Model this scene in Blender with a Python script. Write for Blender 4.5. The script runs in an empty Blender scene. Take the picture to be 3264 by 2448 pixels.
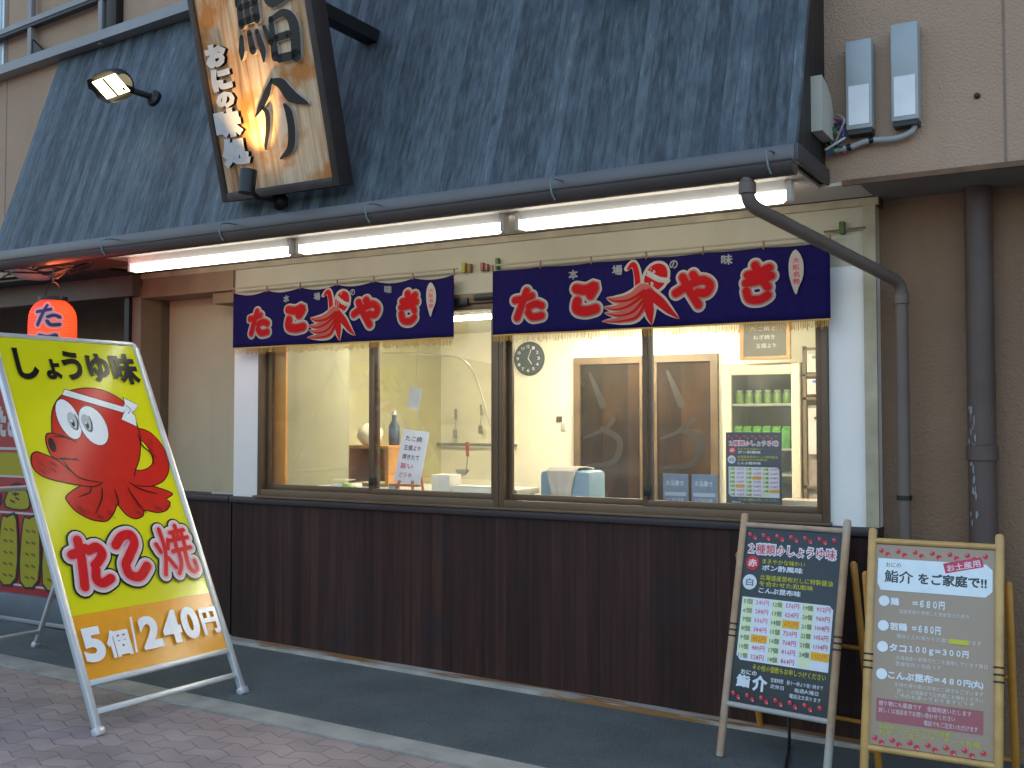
import bpy, bmesh, math, random
from mathutils import Vector, Matrix
from mathutils.geometry import tessellate_polygon
random.seed(7)
R = math.radians
scene = bpy.context.scene
COL = scene.collection

# ---------------------------------------------------------------- camera, sky, sun, exposure
cam = bpy.data.cameras.new('camera'); co = bpy.data.objects.new('camera', cam); COL.objects.link(co)
yaw, pitch = R(30.35), math.atan(121/3300)
fw = Vector((-math.sin(yaw)*math.cos(pitch), math.cos(yaw)*math.cos(pitch), math.sin(pitch)))
rt = Vector((math.cos(yaw), math.sin(yaw), 0)); up = rt.cross(fw)
co.matrix_world = Matrix(((rt.x, up.x, -fw.x, 5.05), (rt.y, up.y, -fw.y, -5.242), (rt.z, up.z, -fw.z, 1.5), (0, 0, 0, 1)))
cam.sensor_width = 36; cam.lens = 3300/3264*36; cam.clip_end = 500; cam.clip_start = .05
scene.camera = co
w = bpy.data.worlds.new('World'); scene.world = w; w.use_nodes = True
nt = w.node_tree
sky = nt.nodes.new('ShaderNodeTexSky'); sky.sky_type = 'NISHITA'; sky.sun_disc = False
sky.sun_elevation = R(24); sky.sun_rotation = R(0); sky.air_density = 1.2; sky.dust_density = 4.0; sky.ozone_density = 1.0
nt.links.new(sky.outputs[0], nt.nodes['Background'].inputs[0])
nt.nodes['Background'].inputs[1].default_value = .15
sl = bpy.data.lights.new('sun', 'SUN'); so = bpy.data.objects.new('sun', sl); COL.objects.link(so)
sl.energy = .6; sl.angle = R(15); sl.color = (1, .93, .86)
so.rotation_euler = (R(-66), 0, 0)                          # low behind the building: the street side lies in open shade
scene.view_settings.view_transform = 'Standard'; scene.view_settings.look = 'None'
scene.view_settings.exposure = 1.8; scene.view_settings.gamma = 1

# ---------------------------------------------------------------- materials
MC = {}
def N(nt, t, **k):
    n = nt.nodes.new(t)
    for a, b in k.items(): setattr(n, a, b)
    return n
def mat(name, col, rough=.6, metal=0, var=.12, scale=6, bump=0, bscale=60, emit=None, es=0, spec=.5, coord='Object', coat=0):
    """plain paint-like surface with a little noise in colour, roughness and height"""
    if name in MC: return MC[name]
    m = bpy.data.materials.new(name); m.use_nodes = True; t = m.node_tree; L = t.links
    b = t.nodes['Principled BSDF']
    b.inputs['Roughness'].default_value = rough; b.inputs['Metallic'].default_value = metal
    b.inputs['Specular IOR Level'].default_value = spec; b.inputs['Coat Weight'].default_value = coat
    tc = N(t, 'ShaderNodeTexCoord')
    n1 = N(t, 'ShaderNodeTexNoise'); n1.inputs['Scale'].default_value = scale; n1.inputs['Detail'].default_value = 6
    L.new(tc.outputs[coord], n1.inputs['Vector'])
    r = N(t, 'ShaderNodeMapRange'); r.inputs[1].default_value = .25; r.inputs[2].default_value = .75
    r.inputs[3].default_value = 1-var; r.inputs[4].default_value = 1+var
    L.new(n1.outputs[0], r.inputs[0])
    mx = N(t, 'ShaderNodeVectorMath', operation='SCALE'); mx.inputs[0].default_value = col
    L.new(r.outputs[0], mx.inputs['Scale']); L.new(mx.outputs[0], b.inputs['Base Color'])
    if emit:
        b.inputs['Emission Color'].default_value = (*emit, 1); b.inputs['Emission Strength'].default_value = es
    if bump:
        n2 = N(t, 'ShaderNodeTexNoise'); n2.inputs['Scale'].default_value = bscale; n2.inputs['Detail'].default_value = 4
        L.new(tc.outputs[coord], n2.inputs['Vector'])
        bp = N(t, 'ShaderNodeBump'); bp.inputs['Strength'].default_value = bump; bp.inputs['Distance'].default_value = .01
        L.new(n2.outputs[0], bp.inputs['Height']); L.new(bp.outputs[0], b.inputs['Normal'])
    MC[name] = m
    return m
def ramp(t, stops):
    c = N(t, 'ShaderNodeValToRGB'); e = c.color_ramp.elements
    while len(e) < len(stops): e.new(.5)
    for i, (p, cl) in enumerate(stops): e[i].position = p; e[i].color = (*cl, 1)
    return c
def boards_mat(name, pitch_, stops, stretch=(1, 1, 1), rough=.6, gap=.06, knots=False, bump=.5, axis=0, spec=.5, gdark=.35, blotch=None):
    """planks side by side along `axis`, each with its own tone, grain stretched along the plank"""
    m = bpy.data.materials.new(name); m.use_nodes = True; t = m.node_tree; L = t.links
    b = t.nodes['Principled BSDF']; b.inputs['Roughness'].default_value = rough; b.inputs['Specular IOR Level'].default_value = spec
    tc = N(t, 'ShaderNodeTexCoord'); sp = N(t, 'ShaderNodeSeparateXYZ'); L.new(tc.outputs['Object'], sp.inputs[0])
    dv = N(t, 'ShaderNodeMath', operation='DIVIDE'); dv.inputs[1].default_value = pitch_; L.new(sp.outputs[axis], dv.inputs[0])
    fl = N(t, 'ShaderNodeMath', operation='FLOOR'); L.new(dv.outputs[0], fl.inputs[0])
    fr = N(t, 'ShaderNodeMath', operation='FRACT'); L.new(dv.outputs[0], fr.inputs[0])
    wn = N(t, 'ShaderNodeTexWhiteNoise', noise_dimensions='1D'); L.new(fl.outputs[0], wn.inputs['W'])
    mp = N(t, 'ShaderNodeVectorMath', operation='MULTIPLY'); mp.inputs[1].default_value = stretch; L.new(tc.outputs['Object'], mp.inputs[0])
    off = N(t, 'ShaderNodeCombineXYZ'); k = N(t, 'ShaderNodeMath', operation='MULTIPLY'); k.inputs[1].default_value = 13.7
    L.new(fl.outputs[0], k.inputs[0]); L.new(k.outputs[0], off.inputs[1])
    ad = N(t, 'ShaderNodeVectorMath'); L.new(mp.outputs[0], ad.inputs[0]); L.new(off.outputs[0], ad.inputs[1])
    g = N(t, 'ShaderNodeTexNoise'); g.inputs['Scale'].default_value = 1; g.inputs['Detail'].default_value = 8; g.inputs['Roughness'].default_value = .62
    L.new(ad.outputs[0], g.inputs['Vector'])
    mixv = N(t, 'ShaderNodeMath', operation='MULTIPLY_ADD'); mixv.inputs[1].default_value = .26; L.new(wn.outputs[0], mixv.inputs[0])
    sub = N(t, 'ShaderNodeMath', operation='SUBTRACT'); sub.inputs[1].default_value = .13; L.new(g.outputs[0], sub.inputs[0]); L.new(sub.outputs[0], mixv.inputs[2])
    cr = ramp(t, stops); L.new(mixv.outputs[0], cr.inputs[0])
    last = cr.outputs[0]
    if blotch:
        n2 = N(t, 'ShaderNodeTexNoise'); n2.inputs['Scale'].default_value = blotch[0]; n2.inputs['Detail'].default_value = 5
        L.new(tc.outputs['Object'], n2.inputs['Vector'])
        r2 = N(t, 'ShaderNodeMapRange'); r2.inputs[1].default_value = blotch[1]; r2.inputs[2].default_value = blotch[2]
        L.new(n2.outputs[0], r2.inputs[0])
        mm = N(t, 'ShaderNodeMix', data_type='RGBA'); mm.inputs[7].default_value = (*blotch[3], 1)
        L.new(r2.outputs[0], mm.inputs[0]); L.new(last, mm.inputs[6]); last = mm.outputs[2]
    if knots:
        v = N(t, 'ShaderNodeTexVoronoi'); v.inputs['Scale'].default_value = 3.1
        mk = N(t, 'ShaderNodeVectorMath', operation='MULTIPLY'); mk.inputs[1].default_value = (1.6, .8, .8); L.new(ad.outputs[0], mk.inputs[0])
        L.new(tc.outputs['Object'], mk.inputs[0]); L.new(mk.outputs[0], v.inputs['Vector'])
        rk = N(t, 'ShaderNodeMapRange'); rk.inputs[1].default_value = .04; rk.inputs[2].default_value = .10; rk.inputs[3].default_value = .45; rk.inputs[4].default_value = 1
        L.new(v.outputs[0], rk.inputs[0])
        vm = N(t, 'ShaderNodeVectorMath', operation='SCALE'); L.new(last, vm.inputs[0]); L.new(rk.outputs[0], vm.inputs['Scale']); last = vm.outputs[0]
    # dark gap between planks
    a1 = N(t, 'ShaderNodeMath', operation='SUBTRACT'); a1.inputs[1].default_value = .5; L.new(fr.outputs[0], a1.inputs[0])
    a2 = N(t, 'ShaderNodeMath', operation='ABSOLUTE'); L.new(a1.outputs[0], a2.inputs[0])
    rg = N(t, 'ShaderNodeMapRange'); rg.inputs[1].default_value = .5-gap; rg.inputs[2].default_value = .5-gap*.3; rg.inputs[3].default_value = 1; rg.inputs[4].default_value = gdark
    L.new(a2.outputs[0], rg.inputs[0])
    vs = N(t, 'ShaderNodeVectorMath', operation='SCALE'); L.new(last, vs.inputs[0]); L.new(rg.outputs[0], vs.inputs['Scale'])
    L.new(vs.outputs[0], b.inputs['Base Color'])
    hh = N(t, 'ShaderNodeMath', operation='MULTIPLY_ADD'); hh.inputs[1].default_value = .35; L.new(g.outputs[0], hh.inputs[0]); L.new(rg.outputs[0], hh.inputs[2])
    bp = N(t, 'ShaderNodeBump'); bp.inputs['Strength'].default_value = bump; bp.inputs['Distance'].default_value = .006
    L.new(hh.outputs[0], bp.inputs['Height']); L.new(bp.outputs[0], b.inputs['Normal'])
    return m
def glass_mat(name, tint=(1, 1, 1), rough=0, ior=1.5, dirt=.03):
    m = bpy.data.materials.new(name); m.use_nodes = True; t = m.node_tree; L = t.links
    t.nodes.remove(t.nodes['Principled BSDF']); out = t.nodes['Material Output']
    tr = N(t, 'ShaderNodeBsdfTransparent'); tr.inputs[0].default_value = (*tint, 1)
    gl = N(t, 'ShaderNodeBsdfGlossy'); gl.inputs['Roughness'].default_value = rough
    lw = N(t, 'ShaderNodeLayerWeight'); lw.inputs[0].default_value = .5          # Schlick, the same from both sides
    pw = N(t, 'ShaderNodeMath', operation='POWER'); pw.inputs[1].default_value = 5; L.new(lw.outputs['Facing'], pw.inputs[0])
    f0 = ((ior-1)/(ior+1))**2
    fr = N(t, 'ShaderNodeMath', operation='MULTIPLY_ADD'); fr.inputs[1].default_value = 1-f0; fr.inputs[2].default_value = f0; L.new(pw.outputs[0], fr.inputs[0])
    mx = N(t, 'ShaderNodeMixShader'); L.new(fr.outputs[0], mx.inputs[0]); L.new(tr.outputs[0], mx.inputs[1]); L.new(gl.outputs[0], mx.inputs[2])
    df = N(t, 'ShaderNodeBsdfDiffuse'); df.inputs[0].default_value = (.7, .7, .65, 1)
    tc = N(t, 'ShaderNodeTexCoord'); n = N(t, 'ShaderNodeTexNoise'); n.inputs['Scale'].default_value = 3.5; n.inputs['Detail'].default_value = 8
    L.new(tc.outputs['Object'], n.inputs['Vector'])
    r = N(t, 'ShaderNodeMapRange'); r.inputs[1].default_value = .4; r.inputs[2].default_value = .8; r.inputs[3].default_value = dirt*.3; r.inputs[4].default_value = dirt*2
    L.new(n.outputs[0], r.inputs[0])
    m2 = N(t, 'ShaderNodeMixShader'); L.new(r.outputs[0], m2.inputs[0]); L.new(mx.outputs[0], m2.inputs[1]); L.new(df.outputs[0], m2.inputs[2])
    L.new(m2.outputs[0], out.inputs[0])
    return m
def stucco(name, col, col2, bump=.8):
    m = mat(name, col, rough=.9, var=.09, scale=1.3, bump=bump, bscale=85)
    t = m.node_tree; L = t.links
    b = t.nodes['Principled BSDF']
    tc = N(t, 'ShaderNodeTexCoord'); mp = N(t, 'ShaderNodeVectorMath', operation='MULTIPLY'); mp.inputs[1].default_value = (5, 5, .5)
    L.new(tc.outputs['Object'], mp.inputs[0])
    n = N(t, 'ShaderNodeTexNoise'); n.inputs['Scale'].default_value = 1; n.inputs['Detail'].default_value = 6; L.new(mp.outputs[0], n.inputs['Vector'])
    r = N(t, 'ShaderNodeMapRange'); r.inputs[1].default_value = .5; r.inputs[2].default_value = .75; r.inputs[4].default_value = .5; L.new(n.outputs[0], r.inputs[0])
    old = b.inputs['Base Color'].links[0].from_socket
    mm = N(t, 'ShaderNodeMix', data_type='RGBA'); mm.inputs[7].default_value = (*col2, 1)
    L.new(r.outputs[0], mm.inputs[0]); L.new(old, mm.inputs[6]); L.new(mm.outputs[2], b.inputs['Base Color'])
    return m
def paver_mat():
    m = bpy.data.materials.new('brick_pavers'); m.use_nodes = True; t = m.node_tree; L = t.links
    b = t.nodes['Principled BSDF']; b.inputs['Roughness'].default_value = .85
    tc = N(t, 'ShaderNodeTexCoord'); 
    wv = N(t, 'ShaderNodeTexWave', wave_type='BANDS', bands_direction='X', wave_profile='TRI'); wv.inputs['Scale'].default_value = 1.55
    L.new(tc.outputs['Object'], wv.inputs['Vector'])
    sc = N(t, 'ShaderNodeMath', operation='MULTIPLY'); sc.inputs[1].default_value = .045; L.new(wv.outputs['Fac'], sc.inputs[0])
    cx = N(t, 'ShaderNodeCombineXYZ'); L.new(sc.outputs[0], cx.inputs[1])
    ad = N(t, 'ShaderNodeVectorMath'); L.new(tc.outputs['Object'], ad.inputs[0]); L.new(cx.outputs[0], ad.inputs[1])
    br = N(t, 'ShaderNodeTexBrick'); br.inputs['Scale'].default_value = 1; br.inputs['Brick Width'].default_value = .215; br.inputs['Row Height'].default_value = .107
    br.inputs['Mortar Size'].default_value = .0045; br.inputs['Mortar Smooth'].default_value = .5
    br.inputs['Color1'].default_value = (.255, .200, .186, 1); br.inputs['Color2'].default_value = (.325, .250, .228, 1); br.inputs['Mortar'].default_value = (.16, .138, .13, 1)
    L.new(ad.outputs[0], br.inputs['Vector'])
    n = N(t, 'ShaderNodeTexNoise'); n.inputs['Scale'].default_value = 2.2; n.inputs['Detail'].default_value = 8; L.new(tc.outputs['Object'], n.inputs['Vector'])
    r = N(t, 'ShaderNodeMapRange'); r.inputs[1].default_value = .3; r.inputs[2].default_value = .7; r.inputs[3].default_value = .78; r.inputs[4].default_value = 1.2; L.new(n.outputs[0], r.inputs[0])
    vs = N(t, 'ShaderNodeVectorMath', operation='SCALE'); L.new(br.outputs[0], vs.inputs[0]); L.new(r.outputs[0], vs.inputs['Scale']); L.new(vs.outputs[0], b.inputs['Base Color'])
    n2 = N(t, 'ShaderNodeTexNoise'); n2.inputs['Scale'].default_value = 150; L.new(tc.outputs['Object'], n2.inputs['Vector'])
    h = N(t, 'ShaderNodeMath', operation='MULTIPLY_ADD'); h.inputs[1].default_value = -1.6; L.new(br.outputs['Fac'], h.inputs[0]); L.new(n2.outputs[0], h.inputs[2])
    bp = N(t, 'ShaderNodeBump'); bp.inputs['Strength'].default_value = .5; bp.inputs['Distance'].default_value = .006; L.new(h.outputs[0], bp.inputs['Height']); L.new(bp.outputs[0], b.inputs['Normal'])
    return m
def asphalt_mat():
    m = mat('asphalt', (.118, .134, .132), rough=.85, var=.22, scale=2.5, bump=.9, bscale=170)
    t = m.node_tree; L = t.links; b = t.nodes['Principled BSDF']
    tc = N(t, 'ShaderNodeTexCoord'); v = N(t, 'ShaderNodeTexVoronoi'); v.inputs['Scale'].default_value = 130; L.new(tc.outputs['Object'], v.inputs['Vector'])
    r = N(t, 'ShaderNodeMapRange'); r.inputs[1].default_value = 0; r.inputs[2].default_value = .7; r.inputs[3].default_value = 1.35; r.inputs[4].default_value = .7; L.new(v.outputs[0], r.inputs[0])
    old = b.inputs['Base Color'].links[0].from_socket
    vs = N(t, 'ShaderNodeVectorMath', operation='SCALE'); L.new(old, vs.inputs[0]); L.new(r.outputs[0], vs.inputs['Scale']); L.new(vs.outputs[0], b.inputs['Base Color'])
    return m

M_PANEL = boards_mat('weathered_awning_boards', .062, [(.30, (.019, .024, .028)), (.44, (.048, .062, .072)), (.58, (.078, .098, .112)), (.72, (.105, .130, .145)), (.86, (.30, .33, .34))],
                     stretch=(38, 6.5, 6.5), rough=.55, gap=.035, knots=True, bump=.9, gdark=.72, blotch=(2.4, .56, .78, (.030, .042, .058)))
M_WAINS = boards_mat('dark_brown_boards', .075, [(.3, (.0190, .0065, .0045)), (.55, (.0380, .0130, .0095)), (.8, (.064, .026, .018))], stretch=(22, 22, .9), rough=.62, gap=.04, bump=.35, gdark=.6, spec=.3, blotch=(2.2, .55, .85, (.017, .014, .016)))
M_WOOD = boards_mat('signboard_wood', .3, [(.28, (.22, .085, .025)), (.45, (.50, .26, .10)), (.62, (.66, .44, .25)), (.8, (.62, .52, .42))], stretch=(16, 1.2, 1.2), rough=.7, gap=.004, bump=.5, gdark=.7, blotch=(2.6, .52, .75, (.42, .19, .06)))
M_DARKWOOD = mat('dark_stained_wood', (.035, .024, .022), .5, var=.3, scale=9, bump=.2)
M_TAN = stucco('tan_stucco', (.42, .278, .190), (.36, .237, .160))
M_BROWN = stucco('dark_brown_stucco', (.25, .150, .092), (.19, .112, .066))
M_CREAM = stucco('cream_plaster', (.50, .435, .285), (.40, .34, .22), .25)
M_WHITE = stucco('white_plaster', (.80, .765, .72), (.70, .665, .60), .15)
M_SOFFIT = mat('soffit_white', (.50, .45, .38), .7, var=.08, scale=2)
M_TRIM = mat('brown_trim', (.16, .10, .05), .6, var=.2)
M_ALU = mat('bronze_aluminium', (.125, .076, .040), .48, .15, var=.12)
M_GUTTER = mat('brown_gutter_plastic', (.062, .050, .048), .45, var=.15, scale=3)
M_BAND = mat('eaves_band_metal', (.115, .105, .112), .38, .2, var=.12, scale=2)
M_GREYMET = mat('grey_metal_flashing', (.26, .25, .25), .5, .2, var=.12, scale=3)
M_BLACK = mat('black_metal', (.012, .012, .013), .4, .2, var=.2)
M_DARKPIPE = mat('dark_drain_pipe', (.085, .056, .048), .55, var=.25, scale=4)
M_STEEL = mat('white_aluminium', (.60, .62, .65), .35, .45, var=.06)
M_GALV = mat('galvanised_box', (.36, .385, .385), .5, .12, var=.1)
M_GLASS = glass_mat('window_glass')
M_CONC = mat('kerb_concrete', (.29, .285, .26), .9, var=.25, scale=5, bump=.5, bscale=90)
M_ROOM = stucco('room_wall_cream', (.80, .75, .58), (.72, .66, .48), .1)
M_OLIVE = stucco('olive_stained_partition', (.31, .295, .19), (.21, .20, .13), .1)
M_AMBER = mat('amber_reflection', (.62, .25, .02), .5, var=.2)  # colour of the orange reflection strip in the left window
M_PINE = mat('pine_frame', (.48, .28, .11), .5, var=.2)
M_DGLASS = boards_mat('dark_door_glass', .24, [(.3, (.012, .011, .009)), (.5, (.032, .020, .012)), (.7, (.07, .036, .016))], stretch=(3, 3, 1.0), rough=.12, gap=.01, bump=0, gdark=1)
M_POLE = mat('bamboo_varnish', (.52, .31, .10), .4, var=.2, scale=14, coat=.2)
M_POLEG = mat('worn_wood_pole', (.36, .27, .20), .6, var=.3, scale=9)
M_CREAMP = mat('cream_paint', (.78, .70, .50), .5, var=.05)
M_BEIGEP = mat('beige_plastic', (.48, .46, .38), .5, var=.06)

# ---------------------------------------------------------------- mesh helpers
def basis(d):
    d = d.normalized(); a = Vector((0, 0, 1)) if abs(d.z) < .9 else Vector((1, 0, 0))
    u = d.cross(a).normalized(); return u, d.cross(u)
class MB:
    def __init__(s): s.bm = bmesh.new()
    def box(s, x0, x1, y0, y1, z0, z1, bev=0):
        r = bmesh.ops.create_cube(s.bm, size=1)
        vs = r['verts']
        for v in vs: v.co = Vector(((x0+x1)/2+v.co.x*(x1-x0), (y0+y1)/2+v.co.y*(y1-y0), (z0+z1)/2+v.co.z*(z1-z0)))
        if bev:
            es = list({e for v in vs for e in v.link_edges})
            bmesh.ops.bevel(s.bm, geom=es, offset=bev, segments=2, affect='EDGES', profile=.5)
        return s
    def tube(s, pts, r, seg=12, cap=True):
        pts = [Vector(p) for p in pts]; rs = r if isinstance(r, (list, tuple)) else [r]*len(pts)
        rings = []; u = None
        for i, p in enumerate(pts):
            d = (pts[min(i+1, len(pts)-1)]-pts[max(i-1, 0)])
            if u is None: u, v = basis(d)
            else:
                d = d.normalized(); u = (u-d*u.dot(d)).normalized(); v = d.cross(u)
            k = 1
            if 0 < i < len(pts)-1:
                a = (pts[i]-pts[i-1]).normalized(); b = (pts[i+1]-pts[i]).normalized()
                k = 1
            rings.append([s.bm.verts.new(p+(u*math.cos(t)+v*math.sin(t))*rs[i]*k) for t in [2*math.pi*j/seg for j in range(seg)]])
        for a, b in zip(rings, rings[1:]):
            for j in range(seg): s.bm.faces.new((a[j], a[(j+1) % seg], b[(j+1) % seg], b[j]))
        if cap:
            s.bm.faces.new(rings[0][::-1]); s.bm.faces.new(rings[-1])
        return s
    def prism(s, pts, ax, a0, a1):
        """polygon pts (2D) extruded along axis ax from a0 to a1"""
        def mk(p, a):
            return Vector({0: (a, p[0], p[1]), 1: (p[0], a, p[1]), 2: (p[0], p[1], a)}[ax])
        A = [s.bm.verts.new(mk(p, a0)) for p in pts]; B = [s.bm.verts.new(mk(p, a1)) for p in pts]
        s.bm.faces.new(A[::-1]); s.bm.faces.new(B); n = len(pts)
        for i in range(n): s.bm.faces.new((A[i], A[(i+1) % n], B[(i+1) % n], B[i]))
        return s
    def quad(s, *p):
        s.bm.faces.new([s.bm.verts.new(Vector(q)) for q in p]); return s
    def lathe(s, prof, c, ax=Vector((0, 0, 1)), seg=24):
        ax = Vector(ax).normalized(); u, v = basis(ax); c = Vector(c); rings = []
        for r, h in prof:
            rings.append([s.bm.verts.new(c+ax*h+(u*math.cos(t)+v*math.sin(t))*max(r, 1e-4)) for t in [2*math.pi*j/seg for j in range(seg)]])
        for a, b in zip(rings, rings[1:]):
            for j in range(seg): s.bm.faces.new((a[j], a[(j+1) % seg], b[(j+1) % seg], b[j]))
        s.bm.faces.new(rings[0][::-1]); s.bm.faces.new(rings[-1])
        return s
    def xf(s, M): s.bm.transform(M); return s
    def build(s, name, m, parent=None, local=False, smooth=True, **props):
        bmesh.ops.recalc_face_normals(s.bm, faces=s.bm.faces[:])
        if parent is not None and not local: s.bm.transform(WM(parent).inverted())
        me = bpy.data.meshes.new(name); s.bm.to_mesh(me); s.bm.free()
        for mm in (m if isinstance(m, (list, tuple)) else [m]): me.materials.append(mm)
        if smooth and len(me.polygons):
            me.polygons.foreach_set('use_smooth', [True]*len(me.polygons)); me.set_sharp_from_angle(angle=R(35))
        o = bpy.data.objects.new(name, me); COL.objects.link(o)
        if parent is not None: o.parent = parent
        for k, v in props.items(): o[k] = v
        return o
def WM(o):
    M = o.matrix_basis.copy(); p = o.parent
    while p is not None: M = p.matrix_basis @ M; p = p.parent
    return M
def thing(name, label, cat, loc=(0, 0, 0), rotz=0, group=None):
    o = bpy.data.objects.new(name, None); COL.objects.link(o); o.location = loc; o.rotation_euler = (0, 0, rotz)
    o.empty_display_size = .1
    o['label'] = label; o['category'] = cat
    if group: o['group'] = group
    return o
def copy_thing(o, loc, label):
    c = o.copy(); COL.objects.link(c); c.location = loc; c['label'] = label
    for ch in list(o.children):
        d = ch.copy(); COL.objects.link(d); d.parent = c
        for g in list(ch.children):
            e = g.copy(); COL.objects.link(e); e.parent = d
    return c

# ---------------------------------------------------------------- flat printed art (lettering, pictures) on sheets
_paint = {}
def paint(c, rough=.55):
    k = (tuple(round(x, 3) for x in c), rough)
    if k not in _paint: _paint[k] = mat('print_%d' % len(_paint), tuple(c), rough, var=.05, scale=20, spec=.12 if rough > .8 else .4)
    return _paint[k]
def smooth_path(pts, n=6):
    if len(pts) < 3: return [Vector(p).to_3d() if len(p) == 2 else Vector(p) for p in pts]
    P = [Vector((*p, 0)) if len(p) == 2 else Vector(p) for p in pts]; out = []
    for i in range(len(P)-1):
        p0 = P[max(i-1, 0)]; p1 = P[i]; p2 = P[i+1]; p3 = P[min(i+2, len(P)-1)]
        for j in range(n):
            t = j/n
            out.append(.5*((2*p1)+(p2-p0)*t+(2*p0-5*p1+4*p2-p3)*t*t+(3*p1-p0-3*p2+p3)*t**3))
    out.append(P[-1]); return out
def closed_path(pts, n=4):
    P = [Vector((*p, 0)) for p in pts]; k = len(P); out = []
    for i in range(k):
        p0, p1, p2, p3 = P[i-1], P[i], P[(i+1) % k], P[(i+2) % k]
        for j in range(n):
            t = j/n
            out.append(.5*((2*p1)+(p2-p0)*t+(2*p0-5*p1+4*p2-p3)*t*t+(3*p1-p0-3*p2+p3)*t**3))
    return [(q.x, q.y) for q in out]
class Art:
    """2D pieces in a sheet's own coordinates (x right, y up); each piece sits a hair above the one before"""
    def __init__(s, eps=.00004): s.items = []; s.z = 0; s.eps = eps
    def _z(s): s.z += s.eps; return s.z
    def poly(s, pts, c, curve=0):
        if curve: pts = closed_path(pts, curve)
        z = s._z(); v = [Vector((p[0], p[1], z)) for p in pts]
        s.items.append((v, [tuple(t) for t in tessellate_polygon([v])], c)); return s
    def rect(s, x0, y0, x1, y1, c): return s.poly([(x0, y0), (x1, y0), (x1, y1), (x0, y1)], c)
    def ell(s, cx, cy, rx, ry, c, rot=0, n=24):
        return s.poly([(cx+rx*math.cos(t)*math.cos(rot)-ry*math.sin(t)*math.sin(rot), cy+rx*math.cos(t)*math.sin(rot)+ry*math.sin(t)*math.cos(rot)) for t in [2*math.pi*i/n for i in range(n)]], c)
    def stroke(s, pts, wd, c, n=6):
        P = smooth_path(pts, n); k = len(P); W = []
        ws = wd if isinstance(wd, (list, tuple)) else [wd]*len(pts)
        for i in range(k):
            f = i/(k-1)*(len(ws)-1); a = int(min(f, len(ws)-2)) if len(ws) > 1 else 0
            W.append((ws[a]*(1-(f-a))+ws[a+1]*(f-a))/2 if len(ws) > 1 else ws[0]/2)
        z = s._z(); vs = []; tr = []
        for i, p in enumerate(P):
            d = (P[min(i+1, k-1)]-P[max(i-1, 0)]); d = d.normalized() if d.length > 0 else Vector((1, 0, 0)); nn = Vector((-d.y, d.x, 0))
            vs += [Vector((p.x+nn.x*W[i], p.y+nn.y*W[i], z)), Vector((p.x-nn.x*W[i], p.y-nn.y*W[i], z))]
        for i in range(k-1): a = 2*i; tr += [(a, a+1, a+3), (a, a+3, a+2)]
        s.items.append((vs, tr, c))
        for i, sg in ((0, -1), (k-1, 1)):                       # round ends
            if W[i] > .0008: s.ell(P[i].x, P[i].y, W[i], W[i], c, n=14)
        return s
    def glyph(s, ch, x0, y0, x1, y1, strokes, wd, c, grow=0):
        for st in strokes[ch]:
            s.stroke([(x0+p[0]*(x1-x0), y0+p[1]*(y1-y0)) for p in st], wd+2*grow, c)
        return s
    def text(s, body, x, y, h, c, bold=0, align='L', w=None, box=None, rot=0, shear=0, res=2):
        """baseline-left at x,y; h = em height; box=(x0,y0,x1,y1) fits the ink into a box"""
        cu = bpy.data.curves.new('t', 'FONT'); cu.body = body; cu.resolution_u = res; cu.shear = shear
        if bold: cu.bevel_depth = bold; cu.bevel_resolution = 1 if bold > .03 else 0
        o = bpy.data.objects.new('t', cu); COL.objects.link(o); bpy.context.view_layer.update()
        me = bpy.data.meshes.new_from_object(o.evaluated_get(bpy.context.evaluated_depsgraph_get()))
        bpy.data.objects.remove(o); bpy.data.curves.remove(cu)
        if not len(me.vertices): return s
        z = s._z(); V = [v.co.copy() for v in me.vertices]
        mnx, mxx = min(v.x for v in V), max(v.x for v in V); mny, mxy = min(v.y for v in V), max(v.y for v in V)
        zr = max(1e-6, max(abs(v.z) for v in V))
        if box:
            sx = (box[2]-box[0])/(mxx-mnx); sy = (box[3]-box[1])/(mxy-mny); ox = box[0]-mnx*sx; oy = box[1]-mny*sy
        else:
            sy = sx = h; wid = (mxx-mnx)*sx
            if w and wid: sx *= w/wid
            ox = x-mnx*sx-((mxx-mnx)*sx/2 if align == 'C' else (mxx-mnx)*sx if align == 'R' else 0); oy = y
        P = []
        cr, sr = math.cos(rot), math.sin(rot)
        for v in V:
            px, py = ox+v.x*sx, oy+v.y*sy
            if rot: px, py = x+(px-x)*cr-(py-y)*sr, y+(px-x)*sr+(py-y)*cr
            P.append(Vector((px, py, z+v.z/zr*s.eps*.4)))
        me.calc_loop_triangles()
        s.items.append((P, [tuple(t.vertices) for t in me.loop_triangles], c)); bpy.data.meshes.remove(me)
        return s
    def build(s, name, parent=None, f=None, lift=.0008, maxedge=None, local=True, rough=.55, only=None, **props):
        bm = bmesh.new(); mats = []; 
        for v, tr, c in s.items:
            pm = paint(c, rough)
            if pm not in mats: mats.append(pm)
            vs = [bm.verts.new(p) for p in v]
            for t in tr:
                try: fc = bm.faces.new([vs[i] for i in t]); fc.material_index = mats.index(pm)
                except ValueError: pass
        if maxedge:
            for _ in range(4):
                es = [e for e in bm.edges if e.calc_length() > maxedge]
                if not es: break
                bmesh.ops.subdivide_edges(bm, edges=es, cuts=1); bmesh.ops.triangulate(bm, faces=[q for q in bm.faces if len(q.verts) > 3])
        for v in bm.verts:
            v.co.z += lift
            if f: v.co = Vector(f(v.co))
        if parent is not None and not local: bm.transform(WM(parent).inverted())
        me = bpy.data.meshes.new(name); bm.to_mesh(me); bm.free()
        for m in mats: me.materials.append(m)
        o = bpy.data.objects.new(name, me); COL.objects.link(o)
        if parent is not None: o.parent = parent
        for k, v in props.items(): o[k] = v
        return o
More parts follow.
